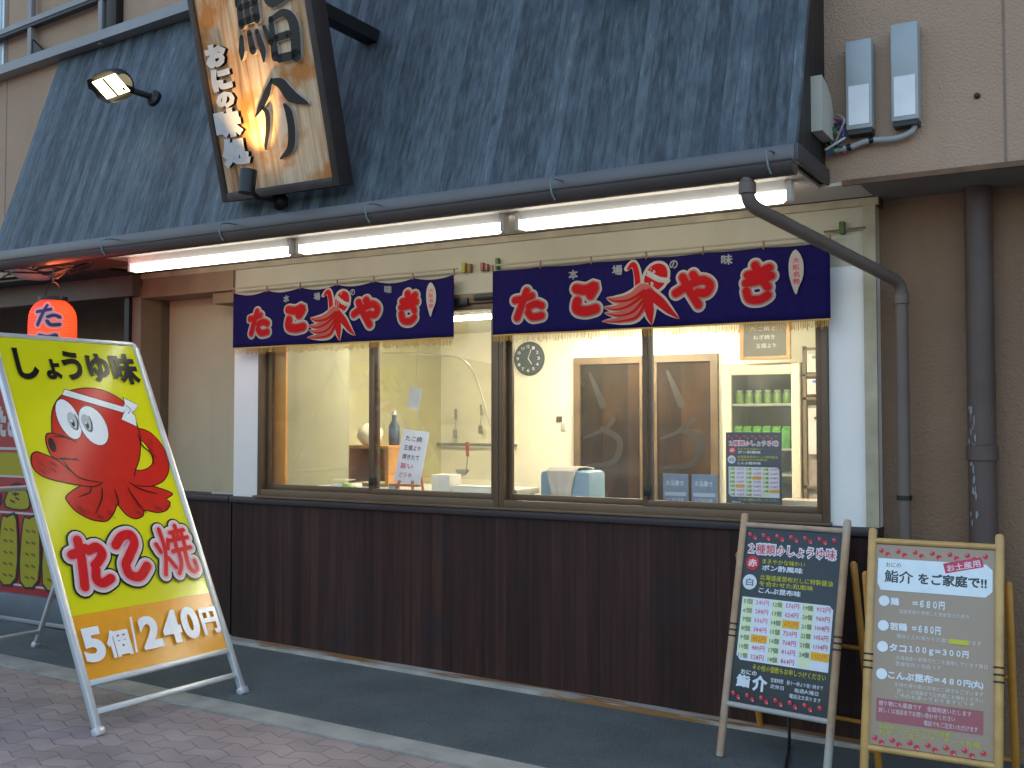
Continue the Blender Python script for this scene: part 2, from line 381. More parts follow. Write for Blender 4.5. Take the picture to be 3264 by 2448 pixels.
KANA = {
 'た': [[(.03, .66), (.30, .70), (.60, .78)], [(.42, .97), (.30, .60), (.10, .05)], [(.50, .42), (.75, .50), (.95, .42)], [(.48, .22), (.62, .05), (.95, .08)]],
 'こ': [[(.10, .90), (.50, .82), (.88, .92), (.70, .62)], [(.14, .42), (.12, .14), (.50, .04), (.92, .10)]],
 'や': [[(.03, .45), (.35, .64), (.75, .78), (.95, .62), (.85, .40), (.62, .42)], [(.50, .97), (.60, .78)], [(.22, .92), (.40, .50), (.64, .05)]],
 'き': [[(.14, .72), (.50, .76), (.86, .88)], [(.08, .50), (.50, .54), (.92, .66)], [(.40, .97), (.55, .68), (.80, .36)], [(.10, .28), (.20, .06), (.55, .03), (.80, .14)]],
}
RED, WHT, INK = (.60, .008, .012), (.66, .58, .54), (.008, .008, .01)

# ================================================================ THE SETTING
SL = .015                                                       # the street falls gently to the right
def gz(x): return -SL*x
def sheet(name, x0, x1, y0, y1, dz, m, th=.0):
    b = MB()
    if th:
        A = [(x0, y0, gz(x0)+dz), (x1, y0, gz(x1)+dz), (x1, y1, gz(x1)+dz), (x0, y1, gz(x0)+dz)]
        lo = [(p[0], p[1], p[2]-th) for p in A]
        b.quad(*A); b.quad(*lo)
        for i in range(4): b.quad(A[i], A[(i+1) % 4], lo[(i+1) % 4], lo[i])
    else: b.quad((x0, y0, gz(x0)+dz), (x1, y0, gz(x1)+dz), (x1, y1, gz(x1)+dz), (x0, y1, gz(x0)+dz))
    o = b.build(name, m, smooth=False); o['kind'] = 'structure'; return o
sheet('ground', -120, 120, -120, 60, -.012, mat('street_asphalt', (.07, .072, .075), .9, var=.15, scale=1, bump=.5, bscale=80))
sheet('sidewalk', -14, 14, -9, -1.30, -.004, paver_mat())
sheet('pavement', -14, 14, -1.14, .3, -.002, asphalt_mat())
sheet('kerb', -14, 14, -1.31, -1.14, .006, M_CONC, .06)

# ================================================================ BUILDING
B = thing('shop_building', 'tan stucco shop building with white-framed serving windows above dark brown boarding', 'building', (0, 0, 0))
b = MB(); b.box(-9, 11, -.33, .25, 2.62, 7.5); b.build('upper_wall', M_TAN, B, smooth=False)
for x in (4.65, -2.40): MB().box(x-.006, x+.006, -.3318, -.3296, 2.62, 7.5).build('wall_joint', mat('joint_sealant', (.24, .17, .13), .8), B, smooth=False)
MB().box(3.96, 11, -.345, -.325, 2.598, 2.622).build('drip_edge', mat('rusty_drip_edge', (.16, .085, .045), .8, var=.3, scale=12), B, smooth=False)
b = MB(); b.box(4.04, 11, -.32, .14, 2.60, 2.619); b.build('overhang_soffit', mat('grey_soffit', (.17, .155, .135), .8, var=.15), B, smooth=False)
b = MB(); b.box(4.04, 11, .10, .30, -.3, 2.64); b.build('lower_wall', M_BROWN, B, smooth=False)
# white surround of the windows
MB().box(3.81, 4.04, .0, .25, .985, 2.27).build('pillar', M_WHITE, B, smooth=False)
MB().box(-.26, -.012, .0, .25, .985, 2.27).build('pillar', M_WHITE, B, smooth=False)
MB().box(-9, 4.06, .012, .24, 2.561, 2.64).build('leak_filler', M_DARKWOOD, B, smooth=False)  # dark filler added behind the trim to stop sunlight leaking through
MB().box(-.26, 4.04, .0, .25, 2.27, 2.56).build('fascia', stucco('beige_fascia', (.47, .435, .335), (.40, .36, .27), .15), B, smooth=False)
b = MB(); b.box(-1.25, 4.06, -.025, .0, 2.56, 2.597); b.box(3.985, 4.045, -.022, 0, .99, 2.56); b.build('surround_trim', mat('stained_edge_trim', (.36, .31, .21), .7, var=.3, scale=6), B, smooth=False)
b = MB(); b.box(-1.19, -.26, .24, .30, .97, 2.60); b.build('side_wall', M_CREAM, B, smooth=False)
b = MB(); b.box(-1.19, -.262, -.02, .24, 2.42, 2.60); b.box(-.50, -.262, .02, .24, 2.34, 2.42); b.build('side_lintel', mat('lintel_board', (.22, .155, .09), .7, var=.2), B, smooth=False)
b = MB(); b.box(-.255, 4.04, -.012, .10, gz(4)+.02, .945); b.box(-1.19, -.30, .02, .14, .0, .945)
w1 = b.build('boarding', M_WAINS, B, smooth=False)
b = MB(); b.box(-.258, 4.045, -.045, .10, .945, .988, .006); b.box(-1.19, -.30, -.01, .24, .945, .985, .006); b.build('boarding_cap', mat('dark_cap_rail', (.030, .022, .026), .45, var=.2), B)
b = MB(); b.box(-.30, -.258, .06, .14, 0, .98); b.build('boarding_gap', M_BLACK, B, smooth=False)
def plinth():
    m = mat('stained_plinth', (.36, .34, .30), .9, var=.25, scale=6, bump=.4)
    t = m.node_tree; L = t.links; bb = t.nodes['Principled BSDF']; old = bb.inputs['Base Color'].links[0].from_socket
    tc = N(t, 'ShaderNodeTexCoord'); mp = N(t, 'ShaderNodeVectorMath', operation='MULTIPLY'); mp.inputs[1].default_value = (1.6, 14, 14); L.new(tc.outputs['Object'], mp.inputs[0])
    n = N(t, 'ShaderNodeTexNoise'); n.inputs['Scale'].default_value = 1; n.inputs['Detail'].default_value = 7; L.new(mp.outputs[0], n.inputs['Vector'])
    r = N(t, 'ShaderNodeMapRange'); r.inputs[1].default_value = .53; r.inputs[2].default_value = .60; L.new(n.outputs[0], r.inputs[0])
    mm = N(t, 'ShaderNodeMix', data_type='RGBA'); mm.inputs[7].default_value = (.26, .12, .035, 1); L.new(r.outputs[0], mm.inputs[0]); L.new(old, mm.inputs[6]); L.new(mm.outputs[2], bb.inputs['Base Color'])
    return m
b = MB(); A = [(-.30, -.10), (4.04, -.10), (4.04, 0.02), (-.30, .02)]
top = [(x, y, gz(x)+.022) for x, y in A]; lo = [(x, y, gz(x)-.03) for x, y in A]
b.quad(*top)
for i in range(4): b.quad(top[i], top[(i+1) % 4], lo[(i+1) % 4], lo[i])
b.build('plinth', plinth(), B, smooth=False)
# entrance recess on the left
b = MB(); b.box(-9, -1.29, .85, 1.0, -.2, 2.6); b.box(-1.29, -1.19, .16, 1.0, 0, 2.6); b.build('entrance_wall', mat('entrance_brown', (.12, .085, .055), .7, var=.2), B, smooth=False)
b = MB(); b.box(-1.335, -1.285, -.06, .10, 0, 2.5); b.build('entrance_post', M_BLACK, B, smooth=False)
b = MB(); b.box(-1.285, -1.19, -.03, .16, 0, 2.5); b.build('entrance_jamb', mat('tan_jamb', (.20, .14, .09), .6), B, smooth=False)
b = MB(); b.box(-9, -1.20, -.10, .05, 2.43, 2.585); b.build('entrance_lintel', mat('lintel_brown', (.10, .062, .045), .55, var=.2), B, smooth=False)
b = MB(); b.box(-9, -1.20, -.32, 1.0, 2.586, 2.60); b.build('entrance_ceiling', M_DARKWOOD, B, smooth=False)
dr = MB().box(-1.75, -1.69, .79, .84, 0, 2.1).box(-2.55, -2.49, .79, .84, 0, 2.1).box(-3.35, -3.29, .79, .84, 0, 2.1).box(-3.35, -1.69, .79, .84, 2.1, 2.16).build('entrance_door', mat('door_brown', (.13, .085, .05), .5), B, smooth=False)
MB().box(-3.29, -1.75, .81, .815, 0, 2.1).build('door_pane', M_DGLASS, dr, smooth=False)
# upper floor corridor edge, left of the canopy
b = MB(); b.prism([(-6, 4.025), (-.1, 4.265), (-.1, 4.335), (-6, 4.095)], 1, -.44, -.331); b.build('floor_ledge', M_GREYMET, B, smooth=False)
# windows ----------------------------------------------------------
def make_window(x0, x1, xm, nm, lab):
    f = MB()
    f.box(x0, x0+.032, -.03, .09, .99, 2.27, .004); f.box(x1-.032, x1, -.03, .09, .99, 2.27, .004)
    f.box(x0+.032, x1-.032, -.03, .09, .99, 1.045, .004); f.box(x0+.032, x1-.032, -.03, .09, 2.21, 2.27, .004)
    fo = f.build(nm, M_ALU, B); fo['label'] = lab
    # outer sash on the right, inner sash on the left
    for (a, c, y) in ((x0+.033, xm+.02, .035), (xm-.025, x1-.033, .0)):
        s = MB(); s.box(a, a+.028, y-.012, y+.014, 1.046, 2.209, .002); s.box(c-.028, c, y-.012, y+.014, 1.046, 2.209, .002)
        s.box(a+.028, c-.028, y-.012, y+.014, 1.046, 1.078, .002); s.box(a+.028, c-.028, y-.012, y+.014, 2.175, 2.209, .002)
        s.build('sash', M_ALU, fo)
        MB().box(a+.027, c-.027, y, y+.004, 1.076, 2.177).build('pane', M_GLASS, fo, smooth=False)
    MB().box(xm-.012, xm+.02, -.03, -.013, 1.10, 1.15, .003).build('latch', M_BLACK, fo)
make_window(-.010, 1.905, .956, 'window', 'left serving window')
make_window(1.907, 3.808, 2.835, 'window', 'right serving window')
b = MB(); b.box(-.02, 3.82, -.065, -.0, .989, 1.004, .003); b.build('window_sill', M_ALU, B)
# room shell behind the windows
b = MB(); b.box(-.6, .93, 2.9, 3.0, 0, 2.4); b.box(2.24, 4.1, 2.9, 3.0, 0, 2.4); b.box(.93, 2.24, 2.9, 3.0, 2.06, 2.4)
b.box(-.7, -.6, .25, 3.0, 0, 2.4); b.box(4.05, 4.1, .25, 2.9, 0, 2.4); b.build('room_wall', M_ROOM, B, smooth=False)
MB().box(-.7, 4.1, .25, 3.0, 2.33, 2.36).box(-.012, 3.81, .10, .25, 2.272, 2.275).build('room_ceiling', mat('room_ceiling', (.72, .68, .55), .8, var=.04), B, smooth=False)
MB().box(-.7, 4.1, .1, 3.0, -.1, -.05).build('room_floor', mat('room_floor', (.25, .22, .18), .6), B, smooth=False)
MB().box(-.02, .0, .12, .93, .9, 2.27).build('partition', M_OLIVE, B, smooth=False)
MB().box(-.0, .125, .10, .118, 1.0, 2.25).build('reflection_strip', M_AMBER, B, smooth=False)  # added solid strip standing in for an orange reflection in the left pane
MB().box(-.5, -.46, .95, 1.0, .9, 2.33).box(-.6, -.5, .95, 2.9, .9, 2.33).build('inner_side_panel', mat('olive_side', (.42, .39, .22), .6, var=.12, scale=2), B, smooth=False)
MB().box(-.6, 3.8, .12, .9, .96, 1.0, .005).build('counter', mat('counter_top', (.5, .48, .42), .4), B)
dd = MB().box(.93, .99, 2.86, 2.91, .3, 2.06).box(2.18, 2.24, 2.86, 2.91, .3, 2.06).box(.99, 2.18, 2.86, 2.91, 2.0, 2.06).box(1.56, 1.62, 2.85, 2.90, .3, 2.0).box(1.66, 1.71, 2.865, 2.905, .3, 2.0).build('back_door', mat('brown_door_frame', (.15, .095, .045), .5, var=.2), B, smooth=False)
MB().box(.99, 1.56, 2.885, 2.89, .3, 2.0).box(1.71, 2.18, 2.885, 2.89, .3, 2.0).build('door_pane', M_DGLASS, dd, smooth=False)
a = Art(); G = (.030, .024, .018)
for ox in (1.0, 1.72):
    a.stroke([(ox+.08, 1.92), (ox+.2, 1.65)], [.03, .07], G); a.stroke([(ox+.02, 1.36), (ox+.22, 1.44), (ox+.3, 1.52)], [.02, .05], G)
    a.stroke([(ox+.05, 1.12), (ox+.3, 1.16), (ox+.36, 1.34), (ox+.2, 1.44)], [.03, .06, .05], G); a.stroke([(ox+.02, .82), (ox+.18, .92), (ox+.3, .72)], [.02, .05, .03], G)
a.build('door_lettering', dd, f=lambda p: (p.x, 2.884-p.z, p.y))
# upper-floor small features are things of their own
t = thing('railing', 'grey steel corridor railing above the awning at the upper left', 'railing', (-1.3, -.40, 4.28))
b = MB(); b.prism([(-6, 4.30), (-1.15, 4.56), (-1.15, 4.60), (-6, 4.34)], 1, -.42, -.36); b.build('top_rail', M_GREYMET, t, smooth=False)
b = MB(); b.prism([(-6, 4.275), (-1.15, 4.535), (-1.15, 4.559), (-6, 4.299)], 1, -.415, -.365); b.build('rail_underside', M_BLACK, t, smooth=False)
for x in (-2.02, -1.21): MB().box(x-.022, x+.022, -.41, -.37, 4.21, 5.2, .003).build('post', M_GREYMET, t)
MB().prism([(-2.0, 4.25), (-1.84, 4.262), (-2.0, 4.40)], 1, -.40, -.37).build('bracket', M_BLACK, t, smooth=False)
t = thing('drain_pipe', 'dark square drain pipe rising above the grey ledge at the upper left', 'pipe', (-1.08, -.38, 4.3))
MB().box(-1.16, -1.05, -.40, -.332, 4.30, 7.4, .01).build('pipe', M_BLACK, t)
t = thing('upper_window', 'pale blue-white upstairs window at the far left edge of the photo', 'window', (-2.9, -.36, 4.2))
MB().box(-3.6, -2.42, -.352, -.331, 4.18, 5.6).build('frame', M_STEEL, t, smooth=False)
MB().box(-3.5, -2.45, -.358, -.3521, 4.2, 5.5).build('pane', mat('pale_glass', (.45, .56, .58), .15, var=.2, scale=5), t, smooth=False)

# ================================================================ CANOPY
CN = thing('awning', 'sloping awning of weathered blue-black boards along the shop front', 'awning', (1.08, -.33, 2.6))
X0, X1 = -1.72, 3.885
yb, zb, yt, zt = -.866, 2.683, -.332, 4.275
nrm = Vector((0, -(zt-zb), (yt-yb))).normalized()     # outward
sd = Vector((0, yt-yb, zt-zb)).normalized(); th = .035
# the board panel lives in its own frame: x along, y up the slope
pm = MB().box(X0, X1, 0, Vector((0, yt-yb, zt-zb)).length, -th, 0)
pv = pm.build('board_panel', M_PANEL, None, smooth=False)
pv.parent = CN
pv.matrix_basis = WM(CN).inverted() @ Matrix(((1, 0, 0, 0), (0, sd.y, nrm.y, yb), (0, sd.z, nrm.z, zb), (0, 0, 0, 1)))
# right and left ends
b = MB(); b.prism([(yb+.03, zb-.062), (yt, zb-.062), (yt, zt-.02), (yb+.035, zb)], 0, X1-.028, X1-.002); b.build('end_panel', boards_mat('end_boards', .09, [(.3, (.010, .009, .009)), (.7, (.03, .024, .022))], stretch=(20, 20, 2), axis=1, gap=.08), CN, smooth=False)
b = MB(); b.prism([(yb+.03, zb-.062), (yt, zb-.062), (yt, zt-.02), (yb+.035, zb)], 0, X0+.002, X0+.028); b.build('end_panel', M_DARKWOOD, CN, smooth=False)
b = MB(); b.box(X1-.002, X1+.018, yb-.02, yt, zb-.075, zb-.0, .004); b.build('end_fascia', mat('end_fascia', (.055, .045, .05), .5), CN)
b = MB(); b.box(X0, X1, yb-.022, yb+.004, zb-.072, zb-.003, .003); b.build('eaves_band', M_BAND, CN)
b = MB(); b.box(-.80, X1-.03, yb+.005, -.335, 2.600, 2.616); b.box(-.80, 4.035, -.334, -.026, 2.602, 2.618); b.build('soffit', M_SOFFIT, CN, smooth=False)
b = MB(); b.box(X0+.03, -.80, yb+.005, -.322, 2.600, 2.616); b.build('soffit_boards', mat('red_brown_soffit', (.16, .075, .05), .5, var=.2, scale=3), CN, smooth=False)
# gutter: half-round trough
def gutter_prof():
    c = (-.948, 2.588); r = .052; o = [(c[0]+r*math.cos(a), c[1]+r*1.12*math.sin(a)) for a in [math.pi+math.pi*i/12 for i in range(13)]]
    i_ = [(c[0]+(r-.005)*math.cos(a), c[1]+(r*1.12-.005)*math.sin(a)) for a in [2*math.pi-math.pi*i/12 for i in range(13)]]
    return o+i_
gt = MB(); gt.prism(gutter_prof(), 0, X0-.25, X1+.02); gt.tube([(X0-.25, -.999, 2.588), (X1+.02, -.999, 2.588)], .006, 8)
for x in (X0-.25, X1+.015): gt.prism([(-.948+.05*math.cos(a), 2.588+.056*math.sin(a)) for a in [math.pi+math.pi*i/12 for i in range(13)]], 0, x-.004, x+.004)
GT = gt.build('gutter', M_GUTTER, CN)
for x in (-.393, .627, 1.683, 2.777, 3.80):
    h = MB(); h.tube([(x, -.885, 2.652), (x, -.95, 2.648), (x, -1.000, 2.632), (x+.002, -1.008, 2.605), (x+.008, -1.004, 2.565), (x+.014, -.985, 2.538)], .0045, 6)
    h.build('gutter_hook', mat('verdigris_hook', (.16, .22, .22), .6, var=.3, scale=30), GT)

# ================================================================ DOWNPIPES
def bend(pts, r=.05, n=5):
    P = [Vector(p) for p in pts]; out = [P[0]]
    for i in range(1, len(P)-1):
        a = (P[i-1]-P[i]).normalized()*r; c = (P[i+1]-P[i]).normalized()*r
        for j in range(n+1):
            t = j/n; out.append((1-t)**2*(P[i]+a)+2*t*(1-t)*P[i]+t*t*(P[i]+c))
    out.append(P[-1]); return out
t = thing('downpipe', 'grey-brown downpipe running diagonally from the gutter end to the right wall', 'downpipe', (4.165, 0, 0))
PG = mat('grey_brown_pipe', (.125, .094, .078), .5, var=.15, scale=4)
MB().tube(bend([(3.70, -.948, 2.56), (3.70, -.948, 2.43), (4.165, -.045, 2.165), (4.165, -.045, -.05)], .06), .030, 16).build('pipe', PG, t)
MB().lathe([(.030, 0), (.037, .004), (.037, .05), (.030, .055)], (3.70, -.948, 2.47)).build('socket', PG, t)
MB().lathe([(.030, 0), (.036, .004), (.036, .05), (.030, .055)], (4.165, -.045, 2.06)).build('socket', PG, t)
MB().lathe([(.031, 0), (.035, 0), (.035, .022), (.031, .022)], (4.165, -.045, 1.13)).box(4.157, 4.173, -.02, .10, 1.133, 1.147).build('clip', M_BLACK, t)
t = thing('drain_pipe', 'thick dark drain pipe with peeling white paint on the right wall', 'pipe', (4.50, .02, 0))
MB().tube([(4.50, .025, -.1), (4.50, .025, 2.60)], .062, 20).build('pipe', M_DARKPIPE, t)
MB().lathe([(.062, 0), (.070, .003), (.070, .07), (.062, .075)], (4.50, .025, 1.32)).build('coupling', M_DARKPIPE, t)
a = Art()
rr = random.Random(3)
for i in range(26):
    cx_, cy_, ra_, rb_ = rr.gauss(0, .012), 1.0+rr.random()**.8*.62, rr.uniform(.002, .010), rr.uniform(.008, .030)
    a.poly([(cx_+ra_*rr.uniform(.4, 1.2)*math.cos(k*.785), cy_+rb_*rr.uniform(.4, 1.2)*math.sin(k*.785)) for k in range(8)], (.24, .27, .29))
a.build('peeling_paint', t, f=lambda p: (4.50+.0645*math.sin(p.x/.064-.55), .025-.0645*math.cos(p.x/.064-.55), p.y), local=False, lift=0)

# ================================================================ WOODEN SIGNBOARD (leans outwards at the top)
SW = thing('signboard', 'wooden shop signboard with black brush characters hung in front of the awning', 'signboard', (1.04, -.95, 2.768))
lean = Matrix.Translation((0, 0, 0)) @ Matrix.Rotation(R(14.55), 4, 'X')
def SWL(p): return lean @ Vector(p)      # local: x, y (back +), z up the board
def sb(mb): return mb.xf(lean)
W2 = .4355
sbd = MB().box(-W2+.02, W2-.02, .004, .10, .02, 1.9); wd = sb(sbd)
# keep grain coordinates straight: build unleaned and set the rotation on the part
sbd.bm.free()
def signpart(mb, name, m, smooth=True):
    o = mb.build(name, m, None, smooth=smooth); o.parent = SW; o.rotation_euler = (R(14.55), 0, 0); return o
woodm = boards_mat('carved_sign_wood', .29, [(.26, (.22, .09, .03)), (.40, (.50, .30, .15)), (.56, (.66, .49, .33)), (.8, (.56, .50, .44))], stretch=(18, 18, 1.3), rough=.65, gap=.005, bump=.6, gdark=.7, blotch=(4.2, .50, .62, (.46, .17, .03)))
signpart(MB().box(-W2+.03, W2-.03, .006, .09, .03, 1.9), 'board', woodm, False)
signpart(MB().box(-W2, -W2+.04, -.012, .11, 0, 1.9, .004).box(W2-.045, W2, -.012, .11, 0, 1.9, .004).box(-W2+.04, W2-.045, -.012, .11, 0, .05, .004), 'frame', M_DARKWOOD)
def carve(items, col, side, depth, z0, name):
    """raised lettering cut from thick board"""
    bm = bmesh.new()
    for pts, wd_ in items:
        A = Art(); A.stroke(pts, wd_, col)
        for v, tr, c in A.items:
            vs = [bm.verts.new((p.x, p.y, 0)) for p in v]
            for q in tr:
                try: bm.faces.new([vs[i] for i in q])
                except ValueError: pass
    r = bmesh.ops.extrude_face_region(bm, geom=bm.faces[:])
    k = 0
    for e in r['geom']:
        if isinstance(e, bmesh.types.BMVert): e.co.z += depth
    bmesh.ops.recalc_face_normals(bm, faces=bm.faces[:])
    top = [f for f in bm.faces if all(v.co.z > depth*.9 for v in f.verts)]
    for f in bm.faces: f.material_index = 1
    for f in top: f.material_index = 0
    for v in bm.verts: v.co = Vector((v.co.x-W2, .005-v.co.z-z0, v.co.y))
    me = bpy.data.meshes.new(name); bm.to_mesh(me); bm.free(); me.materials.append(col); me.materials.append(side)
    o = bpy.data.objects.new(name, me); COL.objects.link(o); o.parent = SW; o.rotation_euler = (R(14.55), 0, 0); return o
edge = mat('letter_edge_grey', (.42, .40, .38), .5)
ink = mat('black_lacquer', (.008, .008, .009), .35)
kai = [([(.525, .612), (.475, .545), (.42, .485), (.365, .435)], [.012, .045, .04, .008]),
       ([(.52, .60), (.585, .575), (.640, .505), (.745, .448)], [.02, .062, .075, .012]),
       ([(.425, .475), (.452, .44), (.440, .36), (.405, .275), (.40, .25)], [.02, .036, .032, .024, .008]),
       ([(.585, .465), (.605, .42), (.605, .33), (.575, .235), (.495, .19)], [.02, .05, .052, .048, .01])]
carve(kai, ink, edge, .022, 0, 'carved_character')
sushi = [([(.42, 1.30), (.385, 1.12), (.36, 1.02)], [.03, .035, .01]), ([(.40, 1.16), (.50, 1.18), (.52, 1.10)], [.03, .03, .02]),
         ([(.385, 1.07), (.375, .92)], [.03, .034]), ([(.50, 1.08), (.49, .93)], [.03, .036]), ([(.385, 1.005), (.50, 1.015)], .026), ([(.375, .93), (.49, .94)], .03), ([(.44, 1.07), (.43, .93)], .026),
         ([(.36, .86), (.345, .79), (.335, .745)], [.02, .035, .01]), ([(.42, .87), (.425, .78)], [.026, .036]), ([(.475, .87), (.495, .77), (.49, .71)], [.02, .034, .01]), ([(.53, .88), (.56, .80)], [.02, .03]),
         ([(.60, 1.20), (.58, 1.05), (.62, .99), (.74, 1.01)], [.04, .042, .04, .02]), ([(.74, 1.14), (.60, 1.08)], [.04, .02]),
         ([(.585, .91), (.575, .72)], [.026, .04]), ([(.585, .905), (.68, .925), (.735, .86), (.72, .70)], [.02, .03, .05, .05]), ([(.60, .81), (.69, .815)], .03), ([(.60, .705), (.71, .705)], .034)]
sushi = [(p_, [q*1.35 for q in w_] if isinstance(w_, list) else w_*1.35) for p_, w_ in sushi]
carve(sushi, ink, edge, .022, 0, 'carved_character')
wcol = mat('white_lettering', (.80, .82, .84), .45)
def carve_text(ch, x0, y0, x1, y1, name, rot=0):
    A = Art(); A.text(ch, 0, 0, 1, WHT, bold=.085, box=(x0, y0, x1, y1), res=2)
    v, tr, c = A.items[0]
    bm = bmesh.new(); vs = [bm.verts.new((p.x, p.y, 0)) for p in v]
    for q in tr:
        try: bm.faces.new([vs[i] for i in q])
        except ValueError: pass
    bmesh.ops.dissolve_degenerate(bm, dist=1e-5, edges=bm.edges[:])
    r = bmesh.ops.extrude_face_region(bm, geom=bm.faces[:])
    for e in r['geom']:
        if isinstance(e, bmesh.types.BMVert): e.co.z += .024
    for f in bm.faces: f.material_index = 0 if all(q.co.z > .02 for q in f.verts) else 1
    for q in bm.verts: q.co = Vector((q.co.x-W2, .005-q.co.z, q.co.y))
    me = bpy.data.meshes.new(name); bm.to_mesh(me); bm.free(); me.materials.append(wcol); me.materials.append(ink)
    o = bpy.data.objects.new(name, me); COL.objects.link(o); o.parent = SW; o.rotation_euler = (R(14.55), 0, 0); return o
for ch, bx in (('お', (.070, .735, .232, .860)), ('に', (.085, .605, .240, .728)), ('の', (.095, .510, .238, .600)), ('味', (.055, .350, .262, .508)), ('処', (.070, .185, .285, .348))):
    carve_text(ch, *bx, 'white_character')
MB().box(1.30, 1.385, -1.16, -.50, 3.70, 3.775).build('bracket', M_BLACK, SW, smooth=False)
MB().tube([(1.25, -1.10, 3.74), (1.25, -.50, 3.74)], .012, 8).build('tie_rod', M_BLACK, SW)

# ================================================================ FLOODLIGHTS
glowm = mat('lamp_glow', (.9, .85, .6), .4, emit=(1, .86, .50), es=1.6)
def floodlight(loc, rz, tilt, lab, on=True, arm=.24):
    t = thing('floodlight', lab, 'floodlight', loc, 0, 'floodlights on the awning')
    M = Matrix.Rotation(rz, 4, 'Z') @ Matrix.Rotation(tilt, 4, 'X')
    # mounting disc on the boards, arm, hooded head
    d = MB(); d.lathe([(.055, 0), (.055, .025), (.03, .045)], (0, .0, 0), (0, -1, .335)); d.build('mount', M_BLACK, t, local=True)
    hd = Vector((-.09, -arm*.75, .05))
    MB().tube([(0, -.02, .01), (-.03, -arm*.5, .02), hd], .02, 10).build('arm', M_BLACK, t, local=True)
    h = MB(); sec = []
    prof = [(-.165, .030, .012), (-.125, .078, .040), (-.04, .090, .070), (.06, .092, .085), (.125, .080, .075), (.160, .045, .04)]
    for (x, wv, hv) in prof:
        ring = [h.bm.verts.new((x, wv*math.cos(a), max(0, hv*math.sin(a)) if math.sin(a) >= 0 else 0)) for a in [math.pi*i/10 for i in range(11)]]
        sec.append(ring)
    for A_, B_ in zip(sec, sec[1:]):
        for j in range(10): h.bm.faces.new((A_[j], A_[j+1], B_[j+1], B_[j]))
    T = Matrix.Translation(hd+Vector((-.10, -.03, 0))) @ M @ Matrix.Scale(1.18, 4)
    h.xf(T); hood = h.build('hood', M_BLACK, t, local=True)
    l = MB(); l.box(-.112, .112, -.055, .060, .012, .018); l.xf(T); l.build('lens', glowm if on else mat('dark_lens', (.05, .05, .05), .2), t, local=True)
    MB().box(-.006, .006, -.055, .060, .006, .0115).xf(T).build('lens_bar', M_BLACK, t, local=True)
    return t
floodlight((-.33, -.655, 3.60), R(-8), R(-38), 'lit black floodlight on the awning boards left of the wooden signboard')
floodlight((3.02, -.60, 3.66), R(0), R(-20), 'dark floodlight cut off by the top edge right of the signboard', on=False)
t = thing('spotlight', 'small black cylinder spotlight aimed up at the bottom of the wooden signboard', 'spotlight', (.97, -.875, 2.745))
MB().lathe([(.05, 0), (.05, .02), (.03, .05)], (.97, -.868, 2.745), (0, -1, .3)).build('mount', M_BLACK, t)
MB().tube([(.97, -.89, 2.75), (.98, -1.06, 2.735), (1.0, -1.15, 2.76)], .014, 8).build('arm', M_BLACK, t)
sv = Vector((0.02, .10, 1)).normalized()
MB().lathe([(.0, 0), (.044, .002), (.046, .13), (.040, .13), (.038, .10), (0, .10)], Vector((1.0, -1.17, 2.735)), sv).build('barrel', M_BLACK, t)
MB().lathe([(.034, 0), (.034, .003)], Vector((1.0, -1.17, 2.735))+sv*.118, sv).build('lens', mat('warm_lamp', (1, .8, .5), .4, emit=(1, .62, .22), es=9), t)
sp = bpy.data.lights.new('spotlight_lamp', 'SPOT'); spo = bpy.data.objects.new('spotlight_lamp', sp); COL.objects.link(spo)
spo.location = (1.0, -1.16, 2.872); sp.energy = 12; sp.color = (1, .62, .24); sp.spot_size = R(70); sp.spot_blend = .9; sp.shadow_soft_size = .03
spo.rotation_euler = Vector((-.08, .10, .45)).to_track_quat('-Z', 'Y').to_euler()

# ================================================================ FLUORESCENT LAMPS under the soffit
tubem = mat('fluorescent_tube', (1, 1, 1), .3, emit=(1, .97, .86), es=2.6)
whitem = mat('white_enamel', (.72, .72, .70), .35, var=.04)
def strip(loc, lab, lit=True):
    t = thing('fluorescent_lamp', lab, 'lamp', loc, 0, 'fluorescent strip lamps under the awning')
    MB().prism([(-.035, .0), (.035, .0), (.02, -.045), (-.02, -.045)], 0, -.70, .70).build('housing', whitem, t, local=True, smooth=False)
    MB().tube([(-.695, 0, -.072), (-.675, 0, -.072), (.675, 0, -.072), (.695, 0, -.072)], [.016, .029, .029, .016], 16).build('tube', tubem if lit else mat('unlit_tube', (.62, .60, .58), .4), t, local=True)
    for s in (-1, 1): MB().box(min(s*.70, s*.725), max(s*.70, s*.725), -.028, .028, -.095, 0, .006).build('end_cap', whitem, t, local=True)
    return t
t1 = strip((.065, -.56, 2.60), 'leftmost lit fluorescent strip lamp under the awning edge')
for x, lab in ((1.55, 'middle lit fluorescent strip lamp between the other two'), (3.065, 'rightmost lit fluorescent strip lamp behind the downpipe top')): copy_thing(t1, (x, -.56, 2.60), lab)
t = thing('round_lamp', 'unlit pale oval lamp at the far left under the gutter', 'lamp', (-1.47, -.72, 2.59))
MB().lathe([(.001, .0), (.10, .0), (.15, -.03), (.15, -.07), (.10, -.10), (.001, -.11)], (-1.47, -.72, 2.60)).build('globe', mat('pale_globe', (.50, .47, .45), .4), t)
# tangled cables by the lantern
t = thing('cable_bundle', 'tangle of black cables under the soffit above the red lantern', 'cables', (-1.05, -.8, 2.55))
rr = random.Random(11)
for i in range(6):
    p = [(-1.7+.28*k+rr.uniform(-.06, .06), -.80+rr.uniform(-.08, .08), 2.55+rr.uniform(-.055, .03)) for k in range(4)]+[(-1.02+rr.uniform(-.05, .05), -.88, 2.46+rr.uniform(-.03, .03))]
    MB().tube(smooth_path(p, 5), .006, 6).build('cable', M_BLACK, t)

